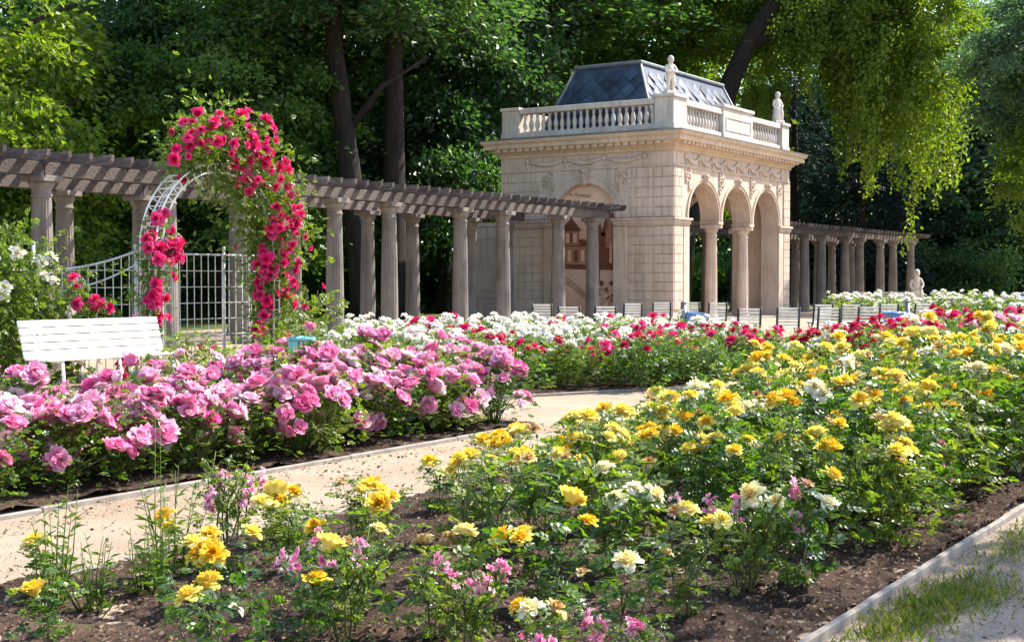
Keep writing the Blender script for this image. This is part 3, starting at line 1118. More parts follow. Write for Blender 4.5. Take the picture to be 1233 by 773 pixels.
def col_meshes(R0, R1, H, flutes, capw, plain=False, name='column'):
    sh = MB().mat(COLSTONE if not plain else STUCCO)
    zb, zt = .20, H - .42
    prof = [(R0 * .98, zb)] + [(R0 + (R1 - R0) * (t ** 1.6), zb + (zt - zb) * t) for t in np.linspace(.01, .99, 9)] + [(R1 * .98, zt)]
    sh.lathe(prof, seg=flutes * 4, flute=flutes, depth=R0 * .085, fl=(zb + .03, zt - .02))
    ba = MB().mat(sh.mats[0])
    ba.lathe([(R0 * 1.30, .0), (R0 * 1.32, .06), (R0 * 1.24, .09), (R0 * 1.12, .12), (R0 * 1.2, .15), (R0 * 1.1, .19), (R0 * 1.0, .205)], seg=28)
    ca = MB().mat(sh.mats[0])
    ca.lathe([(R1 * .99, zt - .002), (R1 * 1.10, zt + .02), (R1 * 1.10, zt + .045), (R1 * 1.0, zt + .06), (R1 * 1.0, zt + .15), (R1 * 1.12, zt + .17), (R1 * 1.3, zt + .25), (R1 * 1.42, zt + .30)], seg=28)
    ca.box(-capw, capw, -capw, capw, zt + .30, H, .012)
    return sh.mesh('shaft'), ba.mesh('base'), ca.mesh('capital')


CM = col_meshes(.235, .19, CH, 18, .29)


def put_column(parent, x, y, meshes, rz=0.0):
    o = bpy.data.objects.new('column', meshes[0])
    COL.objects.link(o)
    o.parent = parent
    o.location = (x, y, 0)
    o.rotation_euler = (0, 0, rz)
    link('base', meshes[1], o)
    link('capital', meshes[2], o)
    return o


def pergola(label, ys, y0, y1, px0=None):
    p = thing('pergola', label, 'pergola', (PXF, (y0 + y1) / 2, 0))
    ym = (y0 + y1) / 2
    for x in (PXF, PXB):
        for y in ys:
            put_column(p, x - PXF, y - ym, CM, rnd.uniform(0, .3))
        # beam in lengths that meet over columns
        cuts = [y0] + list(ys[2:-1:2]) + [y1]
        for a, c in zip(cuts[:-1], cuts[1:]):
            b = MB().mat(WOOD)
            b.box(-.10, .10, a - ym + .004, c - ym - .004, CH + .002, CH + .27, .01)
            b.build('beam', WOOD, p, (x - PXF + rnd.uniform(-.006, .006), 0, rnd.uniform(0, .008)))
    # rafters with slanted ends, notched over both beams
    xa, xb = PXB - PXF - .85, .82
    prof = [(xa + .10, 0), (xb - .10, 0), (xb - .02, .07), (xb, .19), (xa, .19), (xa + .02, .07)]
    b = MB().mat(WOOD)
    b.prism([(q, z) for q, z in prof], -.04, .04, 'y')
    rm = b.mesh('rafter')
    n = int((y1 - y0 - .2) / .50)
    for i in range(n + 1):
        o = link('rafter', rm, p)
        o.location = (rnd.uniform(-.03, .03), y0 + .1 + (y1 - y0 - .2) * i / n - ym, CH + .255 + rnd.uniform(0, .012))
        o.rotation_euler = (0, 0, rnd.uniform(-.006, .006))
    return p


YL = [11.9, 15.10, 17.33, 20.60, 22.87, 26.17, 28.40, 31.68, 33.91, 37.14, 39.37]
pergola('long timber pergola on weathered fluted columns behind the white bench and rose arch', YL, 11.2, 40.35)
YRc = [53.55, 55.75, 59.0, 61.2, 64.5, 66.7, 70.0, 72.2, 75.4]
pergola('far timber pergola on brown fluted columns running on beyond the arcaded pavilion', YRc, 52.75, 76.5)

# ------------------------------------------------------------------ the pavilion
BX0, BX1, BY0, BY1 = -27.3, -20.3, 41.4, 51.95
BYC = (BY0 + BY1) / 2
BXC = (BX0 + BX1) / 2
P = thing('garden_pavilion', 'cream stone garden pavilion with three arches, balustrade and blue slate mansard roof', 'pavilion', (BXC, BYC, 0))


def part(name, mb, mat, parent=P):
    """vertices are given in world coordinates; the part sits under the pavilion"""
    mb.v = [(x - BXC, y - BYC, z) for x, y, z in mb.v] if parent is P else mb.v
    return mb.build(name, mat, parent)


def arch_wall(b, axis, a0, a1, z0, z1, p0, p1, arches, n=20):
    """wall along axis 'y' (p = x) or 'x' (p = y), with round arched openings (c, r, spring)"""
    pt = (lambda a, p, z: (p, a, z)) if axis == 'y' else (lambda a, p, z: (a, p, z))

    def quad(q):
        b.add(q, [(0, 1, 2, 3)])
    edges = [a0]
    for c, r, s in arches:
        edges += [c - r, c + r]
    edges.append(a1)
    for i in range(0, len(edges), 2):
        u, w = edges[i], edges[i + 1]
        if w - u > 1e-4:
            for p in (p0, p1):
                quad([pt(u, p, z0), pt(w, p, z0), pt(w, p, z1), pt(u, p, z1)])
    for c, r, s in arches:
        for sg in (-1, 1):
            quad([pt(c + sg * r, p0, z0), pt(c + sg * r, p1, z0), pt(c + sg * r, p1, s), pt(c + sg * r, p0, s)])
        th = [PI - PI * k / n for k in range(n + 1)]
        pts = [(c + r * math.cos(t), s + r * math.sin(t)) for t in th]
        for k in range(n):
            (ua, za), (ub, zb) = pts[k], pts[k + 1]
            for p in (p0, p1):
                quad([pt(ua, p, za), pt(ub, p, zb), pt(ub, p, z1), pt(ua, p, z1)])
            quad([pt(ua, p0, za), pt(ub, p0, zb), pt(ub, p1, zb), pt(ua, p1, za)])
    for a in (a0, a1):
        quad([pt(a, p0, z0), pt(a, p1, z0), pt(a, p1, z1), pt(a, p0, z1)])
    quad([pt(a0, p0, z1), pt(a1, p0, z1), pt(a1, p1, z1), pt(a0, p1, z1)])


ZT = 6.0          # top of the walls
SPR = 3.62        # springing line
TH = .72          # wall thickness
CY = [BYC - 2.86, BYC, BYC + 2.86]
AR = 1.27
# arcade wall above the columns
b = MB().mat(STUCCO)
arch_wall(b, 'y', BY0 + .003, BY1 - .003, 0, ZT, BX1, BX1 - TH, [(c, AR, SPR) for c in CY])
# the openings meet over free-standing columns: the piers between them end at the springing
keep_f, keep_m, keep_s = [], [], []
for f, m_, s_ in zip(b.f, b.m, b.s):
    ys = [b.v[i][1] for i in f]
    zs = [b.v[i][2] for i in f]
    if min(zs) < .01 and min(ys) > CY[0] + AR - .01 and max(ys) < CY[2] - AR + .01:
        for i in f:
            if b.v[i][2] < .01:
                b.v[i] = (b.v[i][0], b.v[i][1], SPR - .02)
    keep_f.append(f)
part('arcade_wall', b, STUCCO)
for (ya, yb) in ((CY[0] + AR, CY[1] - AR), (CY[1] + AR, CY[2] - AR)):
    b = MB().mat(STUCCO)
    b.box(BX1 - TH - .02, BX1 + .03, ya - .05, yb + .05, SPR - .16, SPR - .02, .015)
    part('impost', b, STUCCO)
XC = -23.75
b = MB().mat(STUCCO)
arch_wall(b, 'x', BX0, BX1 - TH - .002, 0, ZT - .003, BY0, BY0 + TH, [(XC, 1.24, SPR)])
part('mural_wall', b, STUCCO)
b = MB().mat(STUCCO)
arch_wall(b, 'x', BX0, BX1 - TH - .002, 0, ZT - .003, BY1, BY1 - TH, [(XC, 1.30, SPR)])
part('end_wall', b, STUCCO)
b = MB().mat(STUCCO)
b.box(BX0 + .003, BX0 + .5, BY0 + TH + .002, BY1 - TH - .002, 0, ZT - .004)
part('closed_wall', b, STUCCO)
b = MB().mat(STUCCO)
b.box(BX0 + .51, BX1 - TH - .005, BY0 + TH + .005, BY1 - TH - .005, ZT - .35, ZT - .02)
part('ceiling', b, STUCCO)
b = MB().mat(KERB)
b.box(BX0 - .15, BX1 + .25, BY0 - .15, BY1 + .15, -.05, .06, .01)
part('plinth_step', b, KERB)

# fluted columns of the arcade
AC = col_meshes(.228, .195, SPR - .16, 16, .31, plain=True)
for y in ((CY[0] + CY[1]) / 2, (CY[1] + CY[2]) / 2):
    put_column(P, BX1 - TH / 2 - BXC, y - BYC, AC)


# rusticated blocks on the piers
def blocks(b, axis, a0, a1, z0, z1, p, out, h=.335, gap=.017, split=0.0):
    rows_ = max(1, round((z1 - z0) / h))
    hh = (z1 - z0) / rows_
    for i in range(rows_):
        za, zb = z0 + i * hh + gap / 2, z0 + (i + 1) * hh - gap / 2
        cuts = [a0, a1]
        if split:
            w = split
            c = a0 + (w if i % 2 else w * .5)
            cuts = [a0]
            while c < a1 - .15:
                cuts.append(c)
                c += w
            cuts.append(a1)
        for u, v in zip(cuts[:-1], cuts[1:]):
            u += gap / 2
            v -= gap / 2
            o0, o1 = (p - .01, p + out) if out > 0 else (p + out, p + .01)
            if axis == 'y':
                b.box(o0, o1, u, v, za, zb, .008)
            else:
                b.box(u, v, o0, o1, za, zb, .008)


def rust(axis, a0, a1, p, out, split=.62, z0=.45, name='quoin', zmid=(3.30, 3.62), z1=5.32):
    b = MB().mat(STUCCO)
    blocks(b, axis, a0, a1, z0, zmid[0], p, out, split=split)
    part(name, b, STUCCO)
    b = MB().mat(STUCCO)
    blocks(b, axis, a0, a1, zmid[1], z1, p, out, split=split)
    part(name, b, STUCCO)


rust('y', BY0 + .02, BY0 + .66, BX1, .05, .32)
rust('y', BY1 - .66, BY1 - .02, BX1, .05, .32)
rust('x', BX1 - .72, BX1 + .045, BY0, -.05, .62)
rust('x', XC + 1.74, BX1 - .76, BY0, -.03, .58)
rust('x', BX0 + .02, BX0 + .75, BY0, -.05, .62)
rust('x', BX0 + .80, XC - 1.74, BY0, -.03, .58)

# smooth pilasters beside the openings and the impost mouldings that run round the piers
PIL = [('x', XC - 1.70, XC - 1.16, BY0, -.07), ('x', XC + 1.16, XC + 1.70, BY0, -.07), ('y', BY0 + .72, CY[0] - AR + .02, BX1, .05), ('y', CY[2] + AR - .02, BY1 - .72, BX1, .05)]
for ax, a0, a1, p, out in PIL:
    b = MB().mat(STUCCO)
    o0, o1 = sorted((p - (.01 if out > 0 else -.01), p + out))
    (b.box(o0, o1, a0, a1, .06, 3.32, .01) if ax == 'y' else b.box(a0, a1, o0, o1, .06, 3.32, .01))
    part('pilaster', b, STUCCO)
    b = MB().mat(STUCCO)
    o0, o1 = sorted((p - (.01 if out > 0 else -.01), p + out + math.copysign(.03, out)))
    (b.box(o0, o1, a0 - .02, a1 + .02, .06, .42, .015) if ax == 'y' else b.box(a0 - .02, a1 + .02, o0, o1, .06, .42, .015))
    part('pilaster_base', b, STUCCO)


def impost(ax, a0, a1, p, out):
    b = MB().mat(STUCCO)
    for k, (za, zb, e) in enumerate(((3.34, 3.40, .02), (3.40, 3.52, .045), (3.52, 3.60, .10))):
        o0, o1 = sorted((p - math.copysign(.01, out), p + out + math.copysign(e, out)))
        (b.box(o0, o1, a0 - e, a1 + e, za + .001, zb - .001, .008) if ax == 'y' else b.box(a0 - e, a1 + e, o0, o1, za + .001, zb - .001, .008))
    part('impost', b, STUCCO)


impost('x', BX0 + .02, XC - 1.20, BY0, -.06)
impost('x', XC + 1.20, BX1 + .05, BY0, -.06)
impost('y', BY0 + .05, CY[0] - AR + .0, BX1, .05)
impost('y', CY[2] + AR, BY1 - .02, BX1, .05)
# inside corners seen through the arches
b = MB().mat(STUCCO)
b.box(BX1 - 2.30, BX1 - TH - .05, BY1 - TH - .06, BY1 - TH - .005, 3.34, 3.56, .01)
part('impost', b, STUCCO)


def archivolt(ax, c, r0, r1, s, p, out, key=True):
    b = MB().mat(STUCCO)
    n = 26
    for (ra, rb, e) in ((r0, r0 + (r1 - r0) * .7, .55), (r0 + (r1 - r0) * .7 + .004, r1, 1.0)):
        vs, fs = [], []
        for k in range(n + 1):
            t = PI * k / n
            for r_, q in ((ra, -.01), (ra, out * e), (rb, out * e), (rb, -.01)):
                a, z = c + r_ * math.cos(t), s + r_ * math.sin(t)
                pp = p + (q if out * q > 0 else -math.copysign(.01, out))
                vs.append((pp, a, z) if ax == 'y' else (a, pp, z))
        for k in range(n):
            for j in range(4):
                j2 = (j + 1) % 4
                fs.append((k * 4 + j, k * 4 + j2, (k + 1) * 4 + j2, (k + 1) * 4 + j))
        fs += [(0, 1, 2, 3), (n * 4, n * 4 + 3, n * 4 + 2, n * 4 + 1)]
        b.add(vs, fs)
    av = part('archivolt', b, STUCCO)
    if key:
        kb = MB().mat(STUCCO)
        z0, z1 = s + r0 - .06, s + r1 + .12
        o0, o1 = sorted((p, p + out * 1.9))
        poly = [(c - .10, z0), (c + .10, z0), (c + .16, z1), (c - .16, z1)]
        kb.prism(poly, o0, o1, 'x' if ax == 'y' else 'y')
        # carved scroll on the keystone
        q = (lambda a, z, d: (p + out * d, a, z)) if ax == 'y' else (lambda a, z, d: (a, p + out * d, z))
        kb.tube([q(c - .12, z1 - .03, 2.0), q(c, z1 - .06, 2.7), q(c + .12, z1 - .03, 2.0)], [.05, .075, .05], 8)
        kb.tube([q(c, z0 + .02, 2.0), q(c, (z0 + z1) / 2, 2.4), q(c, z1 - .08, 2.2)], [.03, .05, .05], 8)
        ks = kb
        ks.v = [(x - BXC, y - BYC, z) for x, y, z in ks.v]
        ks.build('keystone', STUCCO, av)


for c in CY:
    archivolt('y', c, AR + .015, AR + .155, SPR, BX1, .06)
archivolt('x', XC, 1.25, 1.60, SPR, BY0, -.07)


# reliefs: swags with rosettes in the frieze, scrolls in the spandrels
def swag(ax, a0, a1, z, p, out, dip=.17, last=False):
    b = MB().mat(STUCCO)
    q = (lambda a, zz, d: (p + out * d, a, zz)) if ax == 'y' else (lambda a, zz, d: (a, p + out * d, zz))
    n = 12
    pts, rad = [], []
    for k in range(n + 1):
        t = k / n
        pts.append(q(a0 + .08 + (a1 - a0 - .16) * t, z - dip * 4 * t * (1 - t), .5))
        rad.append(.035 + .055 * math.sin(PI * t) * (1 + .25 * math.cos(9 * PI * t)))
    b.tube(pts, rad, 8)
    for s, e in ((0, a0), (n, a1))[:2 if last else 1]:
        b.tube([q(e, z + .0, .2), q(e, z + .0, 1.4)], [.12, .07], 10)
        b.tube([q(e, z - .06, .4), q(e + (.02 if s == 0 else -.02), z - .28, .4)], [.045, .02], 6)
    part('festoon', b, STUCCO)


NS = 8
for i in range(NS):
    a0 = BY0 + .9 + (BY1 - BY0 - 1.8) * i / NS
    swag('y', a0, a0 + (BY1 - BY0 - 1.8) / NS, 5.72, BX1, .05, last=i == NS - 1)
for i in range(3):
    a0 = BX0 + 1.15 + 4.75 * i / 3
    swag('x', a0, a0 + 4.75 / 3, 5.72, BY0, -.05, .13, i == 2)


def scroll(ax, c, z, p, out, sx, s=1.0):
    b = MB().mat(STUCCO)
    q = (lambda a, zz, d: (p + out * d, a, zz)) if ax == 'y' else (lambda a, zz, d: (a, p + out * d, zz))
    for (ox, oz, rr0, turn, ph) in ((0, 0, .22, 1.6, .3), (.24, .16, .15, 1.4, 2.2), (-.10, -.30, .14, 1.5, 4.2), (-.06, .24, .12, 1.2, 1.0), (.22, -.12, .09, 1.2, .2)):
        pts, rad = [], []
        for k in range(13):
            t = k / 12
            r_ = rr0 * s * (1 - .8 * t)
            a = ph + turn * 2 * PI * t
            pts.append(q(c + sx * (ox * s + r_ * math.cos(a)), z + oz * s + r_ * math.sin(a), .4))
            rad.append(.042 * (1 - .45 * t))
        b.tube(pts, rad, 6)
    part('spandrel_relief', b, STUCCO)


scroll('x', XC - 1.42, 4.95, BY0, -.05, -1)
scroll('x', XC + 1.42, 4.95, BY0, -.05, 1)
scroll('y', (CY[0] + CY[1]) / 2, 4.98, BX1, .05, 1, .95)
scroll('y', (CY[1] + CY[2]) / 2, 4.98, BX1, .05, 1, .95)
scroll('y', CY[0] - 1.25, 4.98, BX1, .05, -1, .85)
scroll('y', CY[2] + 1.25, 4.98, BX1, .05, 1, .85)
# panel lines and string course under the frieze
for ax, a0, a1, p, out in (('y', BY0 + .02, BY1 - .02, BX1, .05), ('x', BX0 + .02, BX1 + .045, BY0, -.05)):
    b = MB().mat(STUCCO)
    o0, o1 = sorted((p - math.copysign(.01, out), p + out))
    (b.box(o0, o1, a0, a1, 5.345, 5.40, .01) if ax == 'y' else b.box(a0, a1, o0, o1, 5.345, 5.40, .01))
    part('string_course', b, STUCCO)
for a in (XC - 1.9, XC + 1.9):
    b = MB().mat(STUCCO)
    b.box(a - .03, a + .03, BY0 - .04, BY0 + .01, 3.66, 5.32, .006)
    part('panel_moulding', b, STUCCO)


# cornice: one moulded profile carried round all four sides
def ring(b, prof):
    """prof = [(out, z)] carried round the building's outline with mitred corners"""
    n = len(prof)
    vs, fs = [], []
    for (cx, cy_, sx, sy) in ((BX1, BY0, 1, -1), (BX1, BY1, 1, 1), (BX0, BY1, -1, 1), (BX0, BY0, -1, -1)):
        for o_, z in prof:
            vs.append((cx + sx * o_, cy_ + sy * o_, z))
    for k in range(4):
        for j in range(n - 1):
            a, c = k * n + j, ((k + 1) % 4) * n + j
            fs.append((a, c, c + 1, a + 1))
    b.add(vs, fs, False)


b = MB().mat(STUCCO_Y)
ring(b, [(-.02, 5.88), (.06, 5.88), (.06, 5.97), (.10, 6.0), (.16, 6.05), (.19, 6.12), (.46, 6.20), (.46, 6.34), (.52, 6.37), (.56, 6.44), (.57, 6.50), (.0, 6.52)])
part('cornice', b, STUCCO_Y)
b = MB().mat(STUCCO_Y)
n = 34
for i in range(n):
    y = BY0 - .05 + (BY1 - BY0 + .1) * (i + .5) / n
    b.box(BX1 + .10, BX1 + .40, y - .10, y + .10, 6.075, 6.188, .012)
part('dentil_brick', b, STUCCO_Y)
b = MB().mat(STUCCO_Y)
n = 23
for i in range(n):
    x = BX0 - .05 + (BX1 - BX0 + .1) * (i + .5) / n
    b.box(x - .10, x + .10, BY0 - .40, BY0 - .10, 6.075, 6.188, .012)
part('dentil_brick', b, STUCCO_Y)
b = MB().mat(ZINC)
ring(b, [(.585, 6.49), (.59, 6.525), (.10, 6.60), (-.6, 6.63)])
part('zinc_flashing', b, ZINC)
b = MB().mat(ZINC)
b.box(BX0 + .3, BX1 - .3, BY0 + .3, BY1 - .3, 6.4, 6.635)
part('roof_deck', b, ZINC)

# balustrade on the roof edge
ZB0, ZB1 = 6.62, 7.68


def pedestal(x0, x1, y0, y1, ztop=7.72, panel=None):
    b = MB().mat(TRIM)
    b.box(x0 - .03, x1 + .03, y0 - .03, y1 + .03, ZB0, ZB0 + .18, .012)
    b.box(x0, x1, y0, y1, ZB0 + .181, ztop - .12, .006)
    b.box(x0 - .06, x1 + .06, y0 - .06, y1 + .06, ztop - .119, ztop, .02)
    if panel:
        ya, yb = panel
        for (u, v, za, zb) in ((ya, yb, 7.38, 7.43), (ya, yb, 6.92, 6.97), (ya, ya + .05, 6.971, 7.379), (yb - .05, yb, 6.971, 7.379)):
            b.box(x1 - .005, x1 + .025, u, v, za, zb, .006)
    return part('pedestal', b, TRIM)


PW = .74
pedestal(BX1 - PW, BX1 - .02, BY0 + .02, BY0 + PW + .3, 7.80)
pedestal(BX1 - PW, BX1 - .02, BY1 - PW, BY1 - .02, 7.74)
pedestal(BX0 + .02, BX0 + PW, BY0 + .02, BY0 + PW)
pedestal(BX0 + .02, BX0 + PW, BY1 - PW, BY1 - .02)
PY0, PY1 = BYC - 1.15, BYC + 1.55
pedestal(BX1 - .46, BX1 - .02, PY0, PY1, 7.86, (PY0 + .2, PY1 - .2))
bb = MB().mat(TRIM)
bb.lathe([(.075, 0), (.075, .05), (.045, .07), (.06, .10), (.088, .20), (.085, .28), (.055, .40), (.038, .48), (.06, .51), (.06, .53), (.045, .55), (.07, .58), (.07, .62)], seg=12)
BALM = bb.mesh('baluster')


def rail(ax, a0, a1, p):
    for (z0, z1, w) in ((ZB0, ZB0 + .20, .17), (ZB1 - .20, ZB1, .19)):
        b = MB().mat(TRIM)
        (b.box(p - w, p + w, a0 + .003, a1 - .003, z0, z1, .02) if ax == 'y' else b.box(a0 + .003, a1 - .003, p - w, p + w, z0, z1, .02))
        part('handrail' if z1 > 7 else 'bottom_rail', b, TRIM)
    n = max(3, round((a1 - a0) / .255))
    for i in range(n):
        a = a0 + (a1 - a0) * (i + .5) / n
        o = link('baluster', BALM, P)
        x, y = (p, a) if ax == 'y' else (a, p)
        o.location = (x - BXC, y - BYC, ZB0 + .21)
        o.scale = (1, 1, (ZB1 - ZB0 - .415) / .62)


rail('x', BX0 + PW + .03, BX1 - PW - .03, BY0 + .24)
rail('y', BY0 + PW + .36, PY0 - .03, BX1 - .24)
rail('y', PY1 + .03, BY1 - PW - .06, BX1 - .24)
b = MB().mat(TRIM)
b.box(BX0 + .1, BX0 + .4, BY0 + PW + .03, BY1 - PW - .03, ZB0, ZB1, .02)
part('parapet', b, TRIM)

# mansard roof with diamond slates
RX0, RX1, RY0, RY1, RZ0 = BX0 + 1.1, BX1 - 1.1, BY0 + .75, BY1 - .75, 6.60
TX0, TX1, TY0, TY1, RZ1 = BX0 + 2.2, BX1 - 2.2, BY0 + 1.75, BY1 - 1.75, 9.24
b = MB().mat(SLATE)
b.add([(RX0, RY0, RZ0), (RX1, RY0, RZ0), (RX1, RY1, RZ0), (RX0, RY1, RZ0), (TX0, TY0, RZ1), (TX1, TY0, RZ1), (TX1, TY1, RZ1), (TX0, TY1, RZ1)],
      [(0, 1, 5, 4), (1, 2, 6, 5), (2, 3, 7, 6), (3, 0, 4, 7), (4, 5, 6, 7)])
r = np.random.default_rng(12)
for (A, B_, C_, D_) in (((RX0, RY0, RZ0), (RX1, RY0, RZ0), (TX1, TY0, RZ1), (TX0, TY0, RZ1)), ((RX1, RY0, RZ0), (RX1, RY1, RZ0), (TX1, TY1, RZ1), (TX1, TY0, RZ1))):
    A, B_, C_, D_ = map(Vector, (A, B_, C_, D_))
    hx = (B_ - A).normalized()
    up = (D_ - A) - hx * (D_ - A).dot(hx)
    Hh = up.length
    up.normalize()
    nr = hx.cross(up).normalized()
    ins0, ins1 = (D_ - A).dot(hx), (B_ - C_).dot(hx)
    Lb = (B_ - A).length
    s = .31
    j = 0
    v = s * .6
    while v < Hh - .05:
        u = (s if j % 2 else 0) + .02
        while u < Lb:
            lo, hi = ins0 * v / Hh + s * .8, Lb - ins1 * v / Hh - s * .8
            if lo < u < hi:
                tilt = r.normal(0, .016, 4)
                c = A + hx * u + up * v + nr * .012
                g = s * .96
                pts = [c - up * g + nr * (.045 + tilt[0]), c + hx * g + nr * tilt[1], c + up * g * .98 - nr * .004, c - hx * g + nr * tilt[3]]
                if v + g < Hh and v - g > -.05:
                    b.add(pts, [(0, 1, 2, 3)])
            u += 2 * s
        v += s
        j += 1
roof = part('mansard_roof', b, SLATE)


def sub(parent, name, mb, mat):
    mb.v = [(x - BXC, y - BYC, z) for x, y, z in mb.v]
    return mb.build(name, mat, parent)


for (a, c) in (((RX1, RY0, RZ0), (TX1, TY0, RZ1)), ((RX0, RY0, RZ0), (TX0, TY0, RZ1)), ((RX1, RY1, RZ0), (TX1, TY1, RZ1))):
    b = MB().mat(ZINC)
    b.tube([a, c], .06, 8)
    sub(roof, 'hip_cap', b, ZINC)
b = MB().mat(ZINC)
b.box(TX0 - .10, TX1 + .10, TY0 - .10, TY1 + .10, RZ1 - .06, RZ1 + .07, .03)
sub(roof, 'roof_cap', b, ZINC)

# low wing behind
b = MB().mat(STUCCO)
b.box(BX0 - 2.0, BX0 - .004, BY0 + .9, BY1 - .5, 0, 3.45)
b.box(BX0 - 2.08, BX0 - .004, BY0 + .82, BY1 - .42, 3.455, 3.62, .02)
b.box(BX0 - 1.95, BX0 - .1, BY0 + .86, BY0 + .895, 1.05, 1.13, .01)
b.box(BX0 - 1.95, BX0 - .1, BY0 + .86, BY0 + .895, .78, .84, .01)
b.box(BX0 - 1.95, BX0 - .1, BY0 + .86, BY0 + .895, 3.0, 3.06, .01)
part('side_wing', b, STUCCO)

# ------------------------------------------------------------------ the painted picture in the closed arch
MY = BY0 + .20
ma = lambda a: XC - 1.24 + 2.48 * a
pm = MB().mat(MURAL)
arc = [(XC + 1.245 * math.cos(PI * k / 24), SPR + 1.245 * math.sin(PI * k / 24)) for k in range(25)]
pm.prism([(XC - 1.245, .06), (XC + 1.245, .06)] + arc, MY, MY + .05, 'y')
lay = [0]


def shape(m, pts):
    """one flat printed area of the picture, as a thin coat of its own"""
    lay[0] += 1
    pm.mat(m)
    d = MY - .002 - .0015 * lay[0]
    pm.add([(ma(a), d, z) for a, z in pts], [list(range(len(pts)))])


shape(MURAL_L, [(0, 1.0), (1, .75), (1, 2.0), (0, 2.05)])
shape(MURAL, [(0, .1), (1, .1), (1, .45), (.55, .95), (0, 1.85)])
shape(MURAL_D, [(0, 1.86), (1, 1.80), (1, 2.02), (.62, 2.0), (0, 2.06)])
for k in range(3):
    o_ = k * .10
    shape(MURAL_D, [(0, 1.78 - o_), (.24, 1.42 - o_), (.46, 1.00 - o_ * .8), (.46, .965 - o_ * .8), (.24, 1.385 - o_), (0, 1.74 - o_)])
# villa with tower
shape(MURAL_M, [(0, 2.06), (.50, 2.04), (.50, 2.7), (0, 2.7)])
shape(MURAL_D, [(0, 2.66), (.54, 2.66), (.46, 2.90), (.02, 2.95), (0, 3.3)])
shape(MURAL_M, [(.10, 2.7), (.36, 2.7), (.36, 3.22), (.10, 3.22)])
shape(MURAL_D, [(.06, 3.2), (.40, 3.2), (.33, 3.42), (.25, 3.62), (.23, 3.80), (.21, 3.62), (.12, 3.42)])
shape(MURAL_L, [(.14, 2.80), (.20, 2.80), (.20, 3.12), (.14, 3.12)])
shape(MURAL_L, [(.26, 2.80), (.32, 2.80), (.32, 3.12), (.26, 3.12)])
shape(MURAL_D, [(.215, 2.78), (.245, 2.78), (.245, 3.15), (.215, 3.15)])
for k in range(4):
    a = .06 + .11 * k
    shape(MURAL_L if k % 2 else MURAL_D, [(a, 2.12), (a + .06, 2.12), (a + .06, 2.48), (a + .03, 2.56), (a, 2.48)])
# dark trees
def jag(a0, a1, z0, z1, seed, n=11):
    q = random.Random(seed)
    p = [(a0, z0)]
    for k in range(n + 1):
        t = k / n
        p.append((a0 + (a1 - a0) * t + q.uniform(-.01, .01), z1 - (z1 - z0) * .5 * abs(2 * t - 1) ** 1.5 + q.uniform(-.16, .12)))
    return p + [(a1, z0)]


shape(MURAL_D, jag(.55, .76, 2.0, 3.95, 1, 19))
shape(MURAL_D, jag(.72, .99, 2.0, 4.05, 2, 23))
shape(MURAL_M, jag(.80, .93, 2.6, 3.7, 3))
shape(MURAL_L, [(.60, 2.5), (.62, 2.5), (.63, 3.9), (.61, 3.9)])
shape(MURAL_L, [(.86, 2.06), (.90, 2.06), (.90, 2.7), (.88, 2.8), (.86, 2.7)])
shape(MURAL_L, [(.655, 1.2), (.685, 1.2), (.685, 2.75), (.655, 2.75)])
shape(MURAL_D, [(.69, 1.2), (.705, 1.2), (.705, 2.75), (.69, 2.75)])
# urn with flowers
for k in range(30):
    q = random.Random(50 + k)
    a, z, s = q.uniform(.66, .98), q.uniform(.70, 1.40), q.uniform(.015, .05)
    shape(q.choice([MURAL_D, MURAL_D, MURAL_M, MURAL_L]), [(a + s * math.cos(t) * q.uniform(.7, 1.2), z + s * 2 * math.sin(t) * q.uniform(.7, 1.2)) for t in np.linspace(0, 2 * PI, 9)[:-1]])
shape(MURAL_L, [(.78, .42), (.84, .55), (.88, .85), (.82, .72), (.76, .5)])
lay_m = part('painted_panel', pm, MURAL)
fc = bpy.data.curves.new('lettering', 'FONT')
fc.body = 'im Rosental'
fc.size = .19
fc.shear = .25
fc.align_x = 'CENTER'
fc.extrude = .002
tmp = bpy.data.objects.new('lettering_curve', fc)
COL.objects.link(tmp)
bpy.context.view_layer.update()
fm_ = bpy.data.meshes.new_from_object(tmp.evaluated_get(bpy.context.evaluated_depsgraph_get()))
bpy.data.objects.remove(tmp)
fm_.materials.clear()
fm_.materials.append(MURAL_D)
ft = link('lettering', fm_, lay_m)
ft.location = (ma(.36) - BXC, MY - .006 - BYC, 4.42)
ft.rotation_euler = (R(90), R(6), 0)


